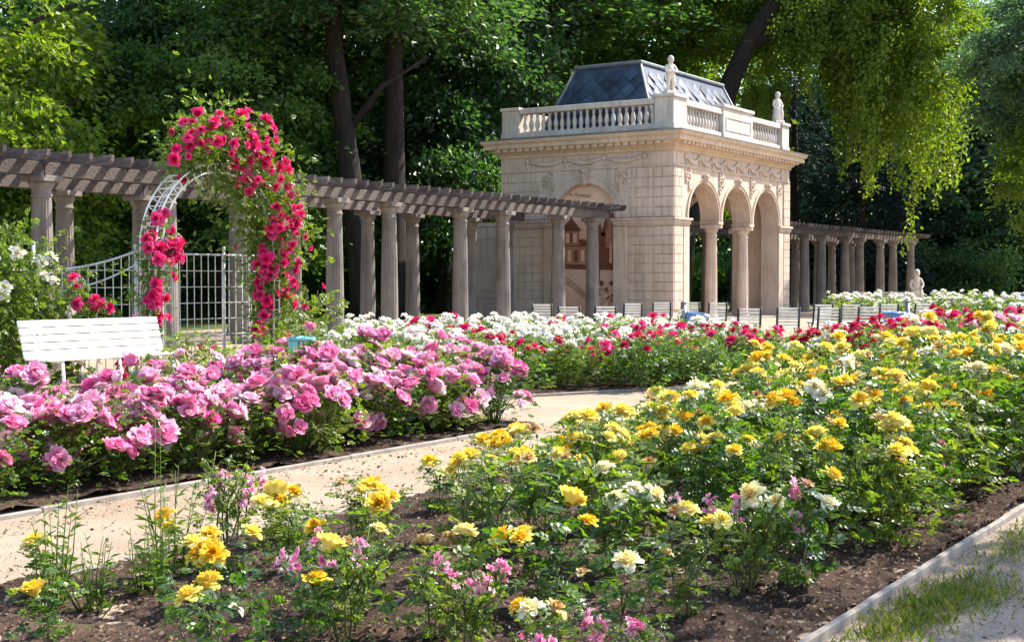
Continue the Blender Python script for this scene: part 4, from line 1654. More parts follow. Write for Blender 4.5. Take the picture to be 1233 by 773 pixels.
# ------------------------------------------------------------------ statues
def figure(name, label, x, y, z, h, rz, pose, cat='statue'):
    """carved child figure: one skin over a jointed skeleton"""
    J = pose
    me = bpy.data.meshes.new('body')
    names = list(J['p'].keys())
    me.from_pydata([tuple(c * h for c in J['p'][n]) for n in names], [(names.index(a), names.index(c)) for a, c in J['e']], [])
    t = thing(name, label, cat, (x, y, z), rz)
    o = link('body', me, t)
    md = o.modifiers.new('skin', 'SKIN')
    md.use_smooth_shade = True
    for i, n in enumerate(names):
        r_ = J['r'][n] * h
        me.skin_vertices[0].data[i].radius = (r_, r_)
    me.skin_vertices[0].data[names.index('pelvis')].use_root = True
    sd = o.modifiers.new('sub', 'SUBSURF')
    sd.levels = sd.render_levels = 2
    me.materials.append(STATUE)
    # head with face and curls
    hb = MB().mat(STATUE)
    hc = Vector(J['p']['head']) * h
    hr = J['hr'] * h
    b2 = bpy.data.meshes.new('head')
    vs, fs = [], []
    NS_, NR = 20, 14
    for i in range(NR + 1):
        th = PI * i / NR
        for k in range(NS_):
            a = 2 * PI * k / NS_
            d = Vector((math.sin(th) * math.cos(a), math.sin(th) * math.sin(a), math.cos(th)))
            rr_ = hr * (1.0 + .05 * d.z)
            p = Vector((d.x * rr_ * 1.02, d.y * rr_ * .88, d.z * rr_ * 1.12))
            # face looks along +x: brow, nose, eye hollows, mouth, chin
            if d.x > 0:
                g = lambda cy_, cz, s_: math.exp(-((d.y - cy_) ** 2 + (d.z - cz) ** 2) / s_)
                p.x += hr * (.22 * g(0, -.12, .015) - .10 * g(.3, .05, .02) - .10 * g(-.3, .05, .02) + .08 * g(0, -.45, .02) - .05 * g(0, -.33, .006) + .10 * g(0, -.68, .03) + .06 * g(0, .25, .12))
            if d.z > .25 or d.x < -.1:
                p *= 1.06 + .05 * math.sin(9 * a) * math.sin(7 * th)
            vs.append(hc + p)
    for i in range(NR):
        for k in range(NS_):
            k2 = (k + 1) % NS_
            fs.append((i * NS_ + k, (i + 1) * NS_ + k, (i + 1) * NS_ + k2, i * NS_ + k2))
    hb.add(vs, fs, True)
    hb.build('head', STATUE, t)
    pb = MB().mat(STATUE)
    pb.box(-.17 * h, .17 * h, -.17 * h, .17 * h, -.001, .09 * h, .012)
    pb.build('plinth', STATUE, t)
    if J.get('drape'):
        db = MB().mat(STATUE)
        for (pts, rad) in J['drape']:
            db.tube([tuple(c * h for c in q) for q in pts], [c * h for c in rad], 10)
        db.build('drapery', STATUE, t)
    return t


def pose(contra, armA, armB, hand_in=None, drape=None, child=True):
    p = {
        'pelvis': (0, .01, .47), 'waist': (.01, 0, .555), 'chest': (0, -.005, .66), 'neckb': (0, 0, .745), 'neck': (.005, 0, .785), 'head': (.02, 0, .875),
        'hipL': (0, .062, .44), 'kneeL': (.05, .072, .27), 'ankL': (.0, .07, .125), 'toeL': (.085, .085, .103),
        'hipR': (0, -.058, .44), 'kneeR': (.01, -.062, .27), 'ankR': (-.015, -.06, .125), 'toeR': (.07, -.085, .103),
        'shL': (0, .115, .715), 'shR': (0, -.115, .715),
    }
    p['elL'], p['haL'] = armA
    p['elR'], p['haR'] = armB
    e = [('pelvis', 'waist'), ('waist', 'chest'), ('chest', 'neckb'), ('neckb', 'neck'), ('neck', 'head'), ('pelvis', 'hipL'), ('hipL', 'kneeL'), ('kneeL', 'ankL'), ('ankL', 'toeL'),
         ('pelvis', 'hipR'), ('hipR', 'kneeR'), ('kneeR', 'ankR'), ('ankR', 'toeR'), ('neckb', 'shL'), ('shL', 'elL'), ('elL', 'haL'), ('neckb', 'shR'), ('shR', 'elR'), ('elR', 'haR')]
    r_ = {'pelvis': .105, 'waist': .098, 'chest': .108, 'neckb': .07, 'neck': .042, 'head': .05, 'hipL': .075, 'kneeL': .052, 'ankL': .034, 'toeL': .026, 'hipR': .075, 'kneeR': .052, 'ankR': .034, 'toeR': .026,
          'shL': .046, 'shR': .046, 'elL': .036, 'haL': .03, 'elR': .036, 'haR': .03}
    return dict(p=p, e=e, r=r_, hr=.088, drape=drape)


front_az = math.atan2(-.25, 1)
PA = pose(0, ((.08, .15, .58), (.17, .06, .57)), ((.07, -.15, .58), (.17, -.04, .55)), drape=[([(.19, -.06, .55), (.19, .0, .575), (.19, .08, .56)], [.02, .04, .02]), ([(-.05, .06, .5), (-.08, .08, .3), (-.06, .07, .09)], [.03, .05, .06])])
PB_ = pose(0, ((.05, .16, .57), (.13, .08, .48)), ((.03, -.17, .56), (.08, -.10, .45)),
           drape=[([(-.02, .0, .52), (.0, .0, .42), (-.01, 0, .25), (-.02, 0, .09)], [.10, .13, .135, .15]), ([(.1, .09, .48), (.09, .12, .3), (.06, .12, .1)], [.03, .05, .06])])
figure('cherub_statue', 'pale stone cherub standing on the corner pedestal above the mural wall', BX1 - .38, BY0 + .50, 7.80, 1.36, R(-40), PA)
figure('cherub_statue', 'pale stone draped cherub on the pedestal at the far end of the balustrade', BX1 - .38, BY1 - .38, 7.74, 1.30, R(-30), PB_)
sx, sy = W(1103, 72)
figure('garden_statue', 'small white stone figure standing beside the last column of the far pergola', sx, sy, 0.0, 2.05, R(-60), PB_)

# ------------------------------------------------------------------ seats
def slat_chair_meshes(wm, fm):
    """folding garden chair facing +y: white slats on dark flat-iron frames"""
    bk = MB().mat(wm)
    tilt = Matrix.Translation((0, -.22, .44)) @ Matrix.Rotation(R(12), 4, 'X')
    for i in range(6):
        z = .06 + .072 * i
        bk.box(-.255, .255, -.010, .010, z - .0215, z + .0215, .004, tilt)
    se = MB().mat(wm)
    for i in range(6):
        y = -.19 + .078 * i
        se.box(-.255, .255, y - .030, y + .030, .438, .456, .004)
    fr = []
    for s in (-1, 1):
        b = MB().mat(fm)
        b.tube([tilt @ Vector((s * .235, -.018, .46)), tilt @ Vector((s * .235, -.018, 0)), (s * .235, .25, .0)], .024, 6)
        b.tube([(s * .215, .20, .43), (s * .215, -.26, .0)], .013, 6)
        b.tube([(s * .225, -.22, .425), (s * .225, .24, .425)], .012, 6)
        fr.append(b.mesh('side_frame'))
    return bk.mesh('backrest'), se.mesh('seat'), fr


CHM = slat_chair_meshes(CHAIRWHITE, BLACKMETAL)
CHB = slat_chair_meshes(CHAIRBEIGE, CHAIRBEIGE)


def chair(px, d, turn, label, meshes=CHM, s=1.0, group='slatted garden chairs before the pavilion'):
    x, y = W(px, d)
    o = thing('garden_chair', label, 'chair', (x, y, 0.004), HEAD + R(turn), group)
    o.scale = (s, s, s)
    link('backrest', meshes[0], o)
    link('seat', meshes[1], o)
    for m in meshes[2]:
        link('side_frame', m, o)


CHL = [(654, 33.5, -8, 'slatted chair half hidden by white roses, in front of the leftmost mural pilaster'), (687, 30.5, -10, 'slatted chair before the second-last pergola column, white roses at its feet'),
       (726, 30.8, 6, 'slatted chair in front of the sepia mural, right of the last pergola column'), (758, 34.5, 10, 'slatted chair below the pilaster to the right of the sepia mural'),
       (794, 36.0, 4, 'slatted chair below the pavilion corner, behind a tall crimson rose'), (830, 36.2, -4, 'slatted chair behind the blue bin bag, under the first arch'),
       (861, 35.6, 3, 'slatted chair between the first and second arcade columns, far from the bin'), (899, 28.6, 0, 'nearest slatted chair under the second arcade column, seen square from behind'),
       (946, 29.4, -2, 'nearest slatted chair before the pavilion quoin, right of another square-on chair'), (986, 33.0, 6, 'slatted chair standing behind another, before the first columns of the far pergola'),
       (993, 29.3, 4, 'front slatted chair of the overlapping pair before the far pergola'), (1023, 33.2, -8, 'slatted chair turned slightly left, behind the long front row by the far pergola'),
       (1042, 30.2, 0, 'front slatted chair left of the post with the blue bag'), (1064, 33.5, 8, 'slatted chair partly hidden by the big blue bag'),
       (1104, 34.2, 14, 'tilted slatted chair right of the grey post with blue bag'), (1222, 33, 30, 'slatted chair set at an angle by the right picture edge among white roses')]
for px, d, tn, lb in CHL:
    chair(px, d, tn, lb)
for i, (px, lb) in enumerate([(1032, 'beige seat left of the small blue bag beyond the white roses'), (1060, 'beige seat right of the small blue bag beyond the chairs'),
                              (1078, 'beige seat behind the grey bin post, beyond the chairs'), (1096, 'beige seat before the last column of the far pergola'), (1126, 'beige seat standing alone right of the far stone figure')]):
    chair(px, 48, (4, -6, 3, -3, 8)[i], lb, CHB, 1.18, 'beige seats beyond the white roses')


def bin_(px, d, label, bag, s=1.0, post=1.02, side=-1, pole=True):
    x, y = W(px, d)
    o = thing('litter_bin', label, 'bin', (x, y, 0.004), HEAD)
    o.scale = (s, s, s)
    if pole:
        b = MB().mat(GREYMETAL)
        b.tube([(0, 0, 0), (0, 0, post)], .055, 10)
        b.lathe([(.06, post), (.062, post + .03), (.03, post + .06), (.005, post + .065)], seg=12)
        b.build('post', GREYMETAL, o)
    r_ = random.Random(int(px))
    b = MB().mat(bag)
    ring_ = []
    prof = [(.10, .22), (.17, .27), (.20, .42), (.215, .58), (.22, .72), (.245, .80), (.225, .83), (.235, .78)]
    vs, fs = [], []
    n = 18
    for j, (rr_, z) in enumerate(prof):
        for k in range(n):
            a = 2 * PI * k / n
            q = rr_ * (1 + r_.uniform(-.07, .07)) * (1 + .05 * math.sin(5 * a + j))
            vs.append((q * math.cos(a) + side * .26 * (1 if pole else 0), q * math.sin(a) - .02, z + r_.uniform(-.012, .012)))
    for j in range(len(prof) - 1):
        for k in range(n):
            k2 = (k + 1) % n
            fs.append((j * n + k, j * n + k2, (j + 1) * n + k2, (j + 1) * n + k))
    fs.append(list(range(n))[::-1])
    b.add(vs, fs, True)
    b.build('bag', bag, o)
    b = MB().mat(GREYMETAL)
    c = side * .26 if pole else 0
    b.tube([(c + .235 * math.cos(2 * PI * k / 20), .235 * math.sin(2 * PI * k / 20) - .02, .77) for k in range(21)], .012, 6)
    if pole:
        b.tube([(0, 0, .77), (c - side * .24, -.02, .77)], .014, 6)
    b.build('hoop', GREYMETAL, o)


bin_(1092, 27.5, 'grey post bin with a big blue bag between slatted chairs and red roses', BLUEBAG, 1.0)
bin_(823, 28.6, 'grey post bin with a crumpled blue bag under the first arch', BLUEBAG, .95, side=1)
bin_(1046, 46, 'small blue bag bin beyond the chairs, before the brown columns', BLUEBAG, 1.0, pole=False)
bin_(363, 19.0, 'turquoise bag bin behind the pink roses beside the climbing rose', TURQBAG, .82, pole=False)
bin_(1225, 44, 'pale blue bag bin at the dark wood edge behind white roses', BLUEBAG, 1.15, pole=False)

# white bench behind the pink roses
BNX, BN0, BN1 = -14.75, 11.32, 13.72
bn = thing('park_bench', 'long white slatted park bench with its back to the trellis, behind pink roses', 'bench', (BNX, (BN0 + BN1) / 2, 0.004))
Lh = (BN1 - BN0) / 2
b = MB().mat(WHITEPAINT)
tl = Matrix.Translation((-.20, 0, .42)) @ Matrix.Rotation(R(-16), 4, 'Y')
for i in range(5):
    z = .08 + .105 * i
    b.box(-.014, .014, -Lh, Lh, z - .044, z + .044, .008, tl)
b.build('backrest', WHITEPAINT, bn)
b = MB().mat(WHITEPAINT)
for i in range(5):
    x = -.16 + .10 * i
    b.box(x - .042, x + .042, -Lh, Lh, .425, .455, .008)
b.build('seat', WHITEPAINT, bn)
for y in (-Lh + .25, 0, Lh - .25):
    b = MB().mat(WHITEPAINT)
    b.tube([tl @ Vector((-.03, y, .55)), tl @ Vector((-.03, y, .03)), (.26, y, .405)], .022, 8)
    b.tube([(.24, y, .41), (.27, y, .2), (.24, y, 0)], [.025, .02, .028], 8)
    b.tube([(-.17, y, .41), (-.24, y, .2), (-.27, y, 0)], [.025, .02, .028], 8)
    b.build('leg', WHITEPAINT, bn)

# ------------------------------------------------------------------ trellis, rose arch, climbers
TX = -16.3
HZ = 1.90


def ypx(px, X):
    r_ = (px - 616.0) / 1622.0
    return -X * (SN * r_ + CS) / (SN - CS * r_)


yA, yB, yC, yD, yE = ypx(-40, TX), ypx(42, TX), ypx(165, TX), ypx(195, TX), ypx(330, TX)
fn = thing('trellis_fence', 'pale wire grid trellis behind the white bench, dipping in a curve on one side', 'fence', (TX, yA, 0))


def grid(y0, y1, top, name='wire_panel', x=0.0, rz=0.0, step=.155):
    b = MB().mat(WIRE)
    n = max(1, round((y1 - y0) / step))
    for i in range(n + 1):
        y = y0 + (y1 - y0) * i / n
        b.tube([(x, y - yA, .05), (x, y - yA, top((y - y0) / (y1 - y0)))], .0075, 4, smooth=False)
    zz = .06
    while zz < 2.4:
        seg_ = [y0 + (y1 - y0) * k / 40 for k in range(41) if top(k / 40) >= zz]
        if len(seg_) > 1:
            runs, cur = [], [seg_[0]]
            for q in seg_[1:]:
                if q - cur[-1] > (y1 - y0) / 39:
                    runs.append(cur)
                    cur = [q]
                else:
                    cur.append(q)
            runs.append(cur)
            for rn in runs:
                if len(rn) > 1:
                    b.tube([(x + .008, rn[0] - yA, zz), (x + .008, rn[-1] - yA, zz)], .0085, 4, smooth=False)
        zz += .262
    b.tube([(x, y0 + (y1 - y0) * k / 24 - yA, top(k / 24)) for k in range(25)], .016, 6)
    b.build(name, WIRE, fn)
    return b


grid(yA, yB, lambda t: 1.62)
grid(yB, yC, lambda t: 1.62 + .32 * t ** 2.0)
grid(yD - .1, yE, lambda t: HZ)
b = MB().mat(WIRE)
b.tube([(0.03, yB + (yC - yB) * k / 20 - yA, 1.30 + .45 * (k / 20) ** 2) for k in range(21)], .014, 6)
b.build('curved_rail', WIRE, fn)
for y in (yA, yB, yC, yD - .1, (yD + yE) / 2 + .1, yE):
    b = MB().mat(WIRE)
    b.tube([(-.03, y - yA, 0), (-.03, y - yA, 2.0)], .024, 8)
    b.lathe([(.03, 2.0), (.03, 2.02), (.004, 2.05)], cx=-.03, cy=y - yA, seg=8)
    b.build('post', WIRE, fn)

# arch of white tubes: two ladders of hoops joined by rungs
AX0 = -15.6
ya0, ya1 = ypx(186, AX0), ypx(320, AX0)
ac, ar_ = (ya0 + ya1) / 2, (ya1 - ya0) / 2
AH = 1.95
at = thing('rose_arch', 'white tubular garden arch with ladder rungs, overgrown with crimson roses', 'arch', (AX0, ac, 0))


def hoop(r_, x):
    pts = [(x, -r_, 0), (x, -r_, AH * .5), (x, -r_, AH)] + [(x, r_ * math.cos(PI - PI * k / 20), AH + r_ * 1.02 * math.sin(PI - PI * k / 20)) for k in range(1, 20)] + [(x, r_, AH), (x, r_, AH * .5), (x, r_, 0)]
    return pts


for x in (-.17, .17):
    for r_ in (ar_, ar_ + .13):
        b = MB().mat(WHITEPAINT)
        b.tube(hoop(r_, x), .015, 8)
        b.build('hoop', WHITEPAINT, at)
b = MB().mat(WHITEPAINT)
ha, hb_ = hoop(ar_, 0), hoop(ar_ + .15, 0)
path = [(-ar_, z) for z in np.arange(.2, AH, .16)] + [(ar_ * math.cos(PI - a), AH + ar_ * 1.02 * math.sin(PI - a)) for a in np.arange(0, PI + .01, .15 / ar_)] + [(ar_, z) for z in np.arange(AH - .16, .1, -.16)]
for y, z in path:
    dy, dz = (y, z - AH) if z > AH else (math.copysign(1, y), 0)
    ln = math.hypot(dy, dz)
    oy, oz = dy / ln * .13, dz / ln * .13
    for x in (-.17, .17):
        b.tube([(x, y, z), (x, y + oy, z + oz)], .009, 5)
    b.tube([(-.17, y + oy, z + oz), (.17, y + oy, z + oz)], .009, 5)
    b.tube([(-.17, y, z), (.17, y, z)], .009, 5)
b.tube(hoop(ar_ + .065, 0), .006, 5)
b.build('lattice', WHITEPAINT, at)


def climber(name, label, cat, spine, nleaf, leaf, leafm, blooms, nb, bscale, seed, leafjit=.30, bfun=None, group=None, loose=None, small=0):
    """climbing plant along spine = [(x,y,z, radius)]: canes, leaves in the tube round it, blooms on its outside"""
    r = np.random.default_rng(seed)
    q = random.Random(seed)
    o = thing(name, label, cat, (spine[0][0], spine[0][1], 0), 0, group)
    S = np.array(spine, float)
    S[:, 0] -= spine[0][0]
    S[:, 1] -= spine[0][1]
    L = np.concatenate([[0], np.cumsum(np.linalg.norm(np.diff(S[:, :3], axis=0), axis=1))])

    def at_(s):
        return np.array([np.interp(s, L, S[:, k]) for k in range(4)])
    b = MB().mat(CANE)
    for c in range(6):
        ph = q.uniform(0, 6.28)
        pts = []
        for k in range(15):
            p = at_(L[-1] * k / 14 * q.uniform(.98, 1))
            a = ph + k * .5
            pts.append((p[0] + .35 * p[3] * math.cos(a), p[1] + .35 * p[3] * math.sin(a), p[2] + .2 * p[3] * math.sin(a * 1.3) * (k > 1)))
        b.tube(pts, [.016 - .0009 * k for k in range(15)], 5)
    b.build('cane', CANE, o)
    P_, D_, Z_ = [], [], []
    w = np.array([at_(s)[3] for s in np.linspace(0, L[-1], 60)])
    cdf = np.cumsum(w ** 1.6)
    cdf /= cdf[-1]
    for i in range(nleaf):
        s = np.interp(r.random(), cdf, np.linspace(0, L[-1], 60))
        p = at_(s)
        d = r.normal(0, 1, 3)
        d /= np.linalg.norm(d)
        rad = p[3] * (r.random() ** .45) * (1 + leafjit * r.normal())
        P_.append(p[:3] + d * rad)
        D_.append(d + r.normal(0, .6, 3) + np.array([0, 0, -.1]))
        Z_.append(leaf * r.uniform(.6, 1.25))
    if loose:
        for (bx, by, bz, ex, ey, ez, n) in loose:      # long shoots standing off the plant
            for k in range(n):
                t = k / n
                p = np.array([bx + (ex - bx) * t, by + (ey - by) * t, bz + (ez - bz) * t + .12 * math.sin(PI * t)]) - np.array([spine[0][0], spine[0][1], 0])
                P_.append(p + r.normal(0, .06, 3))
                D_.append(r.normal(0, 1, 3) * np.array([1, 1, .5]))
                Z_.append(leaf * r.uniform(.7, 1.3))
    o2 = link('foliage', leaves_mesh('foliage', np.array(P_), np.array(D_), np.array(Z_), leafm, r), o)
    for i in range(nb):
        s, d = bfun(q, L[-1]) if bfun else (q.random() * L[-1], None)
        p = at_(s)
        if d is None:
            d = Vector((q.uniform(-.2, 1), q.uniform(-1, .5), q.uniform(-.35, 1))).normalized()
        bl = link('rose', q.choice(blooms), o)
        bl.location = Vector(p[:3]) + d * p[3] * q.uniform(.62, 1.08)
        bl.rotation_mode = 'QUATERNION'
        bl.rotation_quaternion = d.to_track_quat('Z', 'Y') @ Quaternion((0, 0, 1), q.uniform(0, 6.28))
        f = bscale * q.uniform(.75, 1.2)
        bl.scale = (f, f, f)
    if small:      # past a hundred, the smaller blooms are one part
        Vs, Ts, As, off = [], [], [], 0
        for i in range(small):
            s, d = bfun(q, L[-1])
            p = at_(s)
            me = q.choice(blooms)
            v = np.empty(len(me.vertices) * 3, np.float32)
            me.vertices.foreach_get('co', v)
            a = np.empty(len(me.vertices), np.float32)
            me.attributes['t'].data.foreach_get('value', a)
            lv = np.empty(len(me.loops), np.int32)
            me.loops.foreach_get('vertex_index', lv)
            Q = np.array((d.to_track_quat('Z', 'Y') @ Quaternion((0, 0, 1), q.uniform(0, 6.28))).to_matrix())
            w = (v.reshape(-1, 3) * bscale * q.uniform(.55, .95)) @ Q.T + p[:3] + np.array(d) * p[3] * q.uniform(.75, 1.15)
            Vs.append(w)
            Ts.append(lv.reshape(-1, 4) + off)
            As.append(a)
            off += len(w)
        sm = link('blossom', np_mesh('blossom', np.concatenate(Vs), np.concatenate(Ts), [blooms[0].materials[0]], smooth=True, attr=np.concatenate(As)), o)
        sm['kind'] = 'stuff'
    return o


yr = ya1
cl = [Vector((q0, q1, q2)) for q0, q1, q2 in []]


def clus(centres):
    """blooms sit in trusses: a few chosen places along the plant with several roses each"""
    def f(q, L):
        s, d = q.choice(centres)
        d = (Vector(d) + Vector((q.gauss(0, .22), q.gauss(0, .22), q.gauss(0, .22)))).normalized()
        return min(L, max(0, s * L + q.gauss(0, .10))), d
    return f


q = random.Random(21)
cen = []
for k in range(30):
    cen.append((.05 + .92 * (k / 29) ** .92 + q.uniform(-.02, .02), (q.uniform(.2, 1), q.uniform(-1, .2), q.uniform(-.35, .7))))
arch_sp = [(AX0, yr + .07, 0.0, .32), (AX0, yr + .08, .6, .46), (AX0, yr + .05, 1.3, .43), (AX0 + .02, yr + .0, 1.95, .50)]
for k in range(1, 9):
    a = PI * k / 16
    arch_sp.append((AX0 + .05, ac + (ar_ + .12) * math.cos(a), AH + (ar_ + .12) * 1.02 * math.sin(a) + .06 + .035 * k, .62 + .012 * k))
arch_sp.append((AX0 + .08, ac - .35, AH + ar_ + .38, .58))
arch_sp.append((AX0 + .1, ac - .85, AH + ar_ + .12, .34))
climber('climbing_rose', 'large crimson climbing rose covering the far leg and crown of the white arch', 'climbing rose', arch_sp, 5000, .060, ROSELEAF_L, BL['crimson'], 100, 1.30, 31, small=100,
        bfun=clus(cen), loose=[(AX0, yr + .2, 2.6, AX0 + .2, yr + 1.1, 3.6, 26), (AX0, yr + .3, 2.4, AX0 - .1, yr + 1.2, 3.2, 26), (AX0, yr + .3, 1.9, AX0 + .2, yr + 1.5, 2.35, 34), (AX0, yr + .3, 1.7, AX0 + .4, yr + 1.2, 1.8, 26),
                               (AX0, ac - .2, 3.6, AX0 + .2, ac - .6, 4.35, 22), (AX0, ac + .3, 3.7, AX0, ac + .7, 4.45, 22), (AX0, yr, 2.2, AX0, yr + .7, 2.9, 24)])
yl = ya0
sp2 = [(AX0 + .02, yl - .05, 0.0, .14), (AX0 + .05, yl - .08, .6, .22), (AX0 + .05, yl - .1, 1.2, .26), (AX0 + .05, yl - .05, 1.75, .34), (AX0 + .05, yl + .05, 2.2, .30), (AX0 + .05, yl + .16, 2.45, .12)]
cen2 = [(s, (q.uniform(.2, 1), q.uniform(-1, .6), q.uniform(-.3, .8))) for s in (.25, .38, .47, .56, .62, .68, .74, .80, .86, .92)]
climber('climbing_rose', 'slim crimson climbing rose on the near leg of the white arch beside the bench', 'climbing rose', sp2, 700, .052, ROSELEAF_L, BL['crimson'], 52, 1.2, 33, bfun=clus(cen2),
        loose=[(AX0, yl, 1.9, AX0 + .1, yl + 1.5, 1.9, 20), (AX0, yl, 1.2, AX0 + .2, yl - 1.2, 1.1, 24), (AX0, yl - .1, 1.75, AX0 + .1, yl - .9, 1.5, 12)])
sp3 = [(AX0 - .1, yl - .5, 0, .12), (AX0, yl - .6, .5, .16), (AX0, yl - .75, .95, .24), (AX0, yl - 1.25, 1.1, .20), (AX0, yl - 1.5, 1.5, .14)]
climber('climbing_rose', 'low crimson climbing rose on the curved trellis rail above the bench', 'climbing rose', sp3, 170, .05, ROSELEAF_L, BL['crimson'], 18, 1.2, 35)
for i, (pxl, top, rad, lb) in enumerate([(2, 2.05, .55, 'dense white climbing rose on the trellis at the left picture edge'), (48, 1.9, .30, 'white climbing rose with big pale blooms beside the curved trellis'),
                                         (82, 1.35, .26, 'leafy white climbing rose low on the trellis above the near end of the bench')]):
    y = ypx(pxl, TX + .35)
    sp = [(TX + .35, y, 0, rad * .7), (TX + .35, y + .05, top * .4, rad), (TX + .35, y, top * .75, rad), (TX + .35, y + .1, top, rad * .55)]
    climber('climbing_rose', lb, 'climbing rose', sp, (2600, 900, 480)[i], .055, ROSELEAF_L, BL['white'], (16, 22, 9)[i], 1.55, 40 + i,
            loose=[(TX + .4, y, top * .8, TX + .5, y + .5, top + .35, 20), (TX + .4, y, top * .6, TX + .5, y + .9, top * .85, 22)])
# ivy on one rear column, thin shrubs under the pergola
yi = 24.35
climber('ivy', 'dark green ivy hanging on a rear pergola column', 'ivy', [(PXB + .1, 26.17, 2.1, .22), (PXB + .15, 26.2, 2.7, .38), (PXB + .2, 26.3, 3.3, .45), (PXB + .3, 26.9, 3.5, .2)], 420, .06, ROSELEAF, BL['white'], 0, 1, 51)
for i, (pxl, d, h, lb) in enumerate([(372, 24, 1.5, 'thin yellowish shrub at the foot of the first full pergola column'), (228, 19.5, .8, 'low leafy shrub with yellowed leaves before the trellis grid'), (340, 20.5, .9, 'low green shrub beside the turquoise bag bin'),
                                     (268, 18.5, .7, 'small bushy rose without blooms at the end of the bench')]):
    x, y = W(pxl, d)
    o, n = spawn('shrub', FARB[i % 3], x, y, h / .8, lb, 'shrub', None, BL['crimson'], .05, rr, 1.0, sz=.75)

# ------------------------------------------------------------------ trees
def crown_mesh(seed, radii, ncl, per, leaf, m, cr=1.25, shell=2.2, droop=-.15, bottom=-.75, flat=.5):
    """leaf clumps spread through an uneven ellipsoid about the origin"""
    r = np.random.default_rng(seed)
    d = r.normal(0, 1, (ncl, 3))
    d /= np.linalg.norm(d, axis=1, keepdims=True)
    d[:, 2] = np.maximum(d[:, 2], bottom)
    q = r.random(ncl) ** (1 / shell)
    lob = 1 + .16 * np.sin(3 * np.arctan2(d[:, 1], d[:, 0]) + seed) + .12 * np.sin(5 * d[:, 2] + seed * 2)
    C = d * (q * lob)[:, None] * np.array(radii)
    sz = cr * r.uniform(.6, 1.35, ncl)
    n = ncl * per
    ci = np.repeat(np.arange(ncl), per)
    g = r.normal(0, 1, (n, 3)) * np.array([.55, .55, .55 * flat])
    g[:, 2] -= .35 * (g[:, 0] ** 2 + g[:, 1] ** 2)          # sprays arch over and hang at the rim
    Pp = C[ci] + g * sz[ci][:, None]
    Dd = g * np.array([1, 1, .3]) + r.normal(0, .5, (n, 3)) + np.array([0, 0, droop])
    V, T = simple_leaves(Pp, Dd, leaf * r.uniform(.6, 1.3, n), r, .14, .62)
    return np_mesh('crown', V, T, [m])


def weeping_mesh(seed, strands, per, m, radii, lmin, lmax, leaf):
    r = np.random.default_rng(seed)
    a = r.uniform(0, 2 * PI, strands)
    q = np.sqrt(r.uniform(.05, 1, strands))
    top = np.column_stack([np.cos(a) * q * radii[0], np.sin(a) * q * radii[1], radii[2] * np.sqrt(np.maximum(0, 1 - q ** 2 * .9)) + r.normal(0, .8, strands)])
    # strands bunch together into a few curtains
    key = r.integers(0, 20, strands)
    cx = r.uniform(-1, 1, (20, 2)) * np.array(radii[:2]) * .85
    top[:, :2] = top[:, :2] * .26 + cx[key] * .74
    L = r.uniform(lmin, lmax, strands) * (.6 + .5 * r.random(20)[key])
    n = strands * per
    si = np.repeat(np.arange(strands), per)
    t = np.tile(np.linspace(0, 1, per), strands)
    Pp = top[si] + np.column_stack([(.5 * np.sin(t * 3 + si)), (.5 * np.cos(t * 2.6 + si * 1.7)), -t * L[si]])
    Pp += r.normal(0, 1, (n, 3)) * np.array([.26, .26, .2]) * (1.2 - .75 * t)[:, None]
    Dd = np.column_stack([r.normal(0, .6, n), r.normal(0, .6, n), r.uniform(-1.2, -.1, n)])
    V, T = simple_leaves(Pp, Dd, leaf * r.uniform(.6, 1.3, n), r, .14, .65)
    return np_mesh('crown', V, T, [m])


def conifer_mesh(seed, h, rad, m, tiers=26, per=900, leaf=.30):
    r = np.random.default_rng(seed)
    Ps, Ds = [], []
    for k in range(tiers):
        t = k / tiers
        z = h * (.03 + .95 * t)
        rr_ = rad * (1 - t) ** .8 * r.uniform(.85, 1.15) + .2
        nb = int(per * (1 - t) ** .9) + 60
        nbr = 9
        ba = r.uniform(0, 2 * PI, nbr)
        a = ba[r.integers(0, nbr, nb)] + r.normal(0, .13, nb)
        q = np.sqrt(r.uniform(.02, 1, nb))
        Ps.append(np.column_stack([np.cos(a) * q * rr_, np.sin(a) * q * rr_, z - .35 * q ** 2 * rr_ + r.normal(0, .16, nb) - .25 * r.random(nb) * q]))
        Ds.append(np.column_stack([np.cos(a) + r.normal(0, .4, nb), np.sin(a) + r.normal(0, .4, nb), r.uniform(-1.0, .0, nb)]))
    Pp, Dd = np.concatenate(Ps), np.concatenate(Ds)
    V, T = simple_leaves(Pp, Dd, leaf * r.uniform(.6, 1.3, len(Pp)), r, .08, .40)
    return np_mesh('crown', V, T, [m])


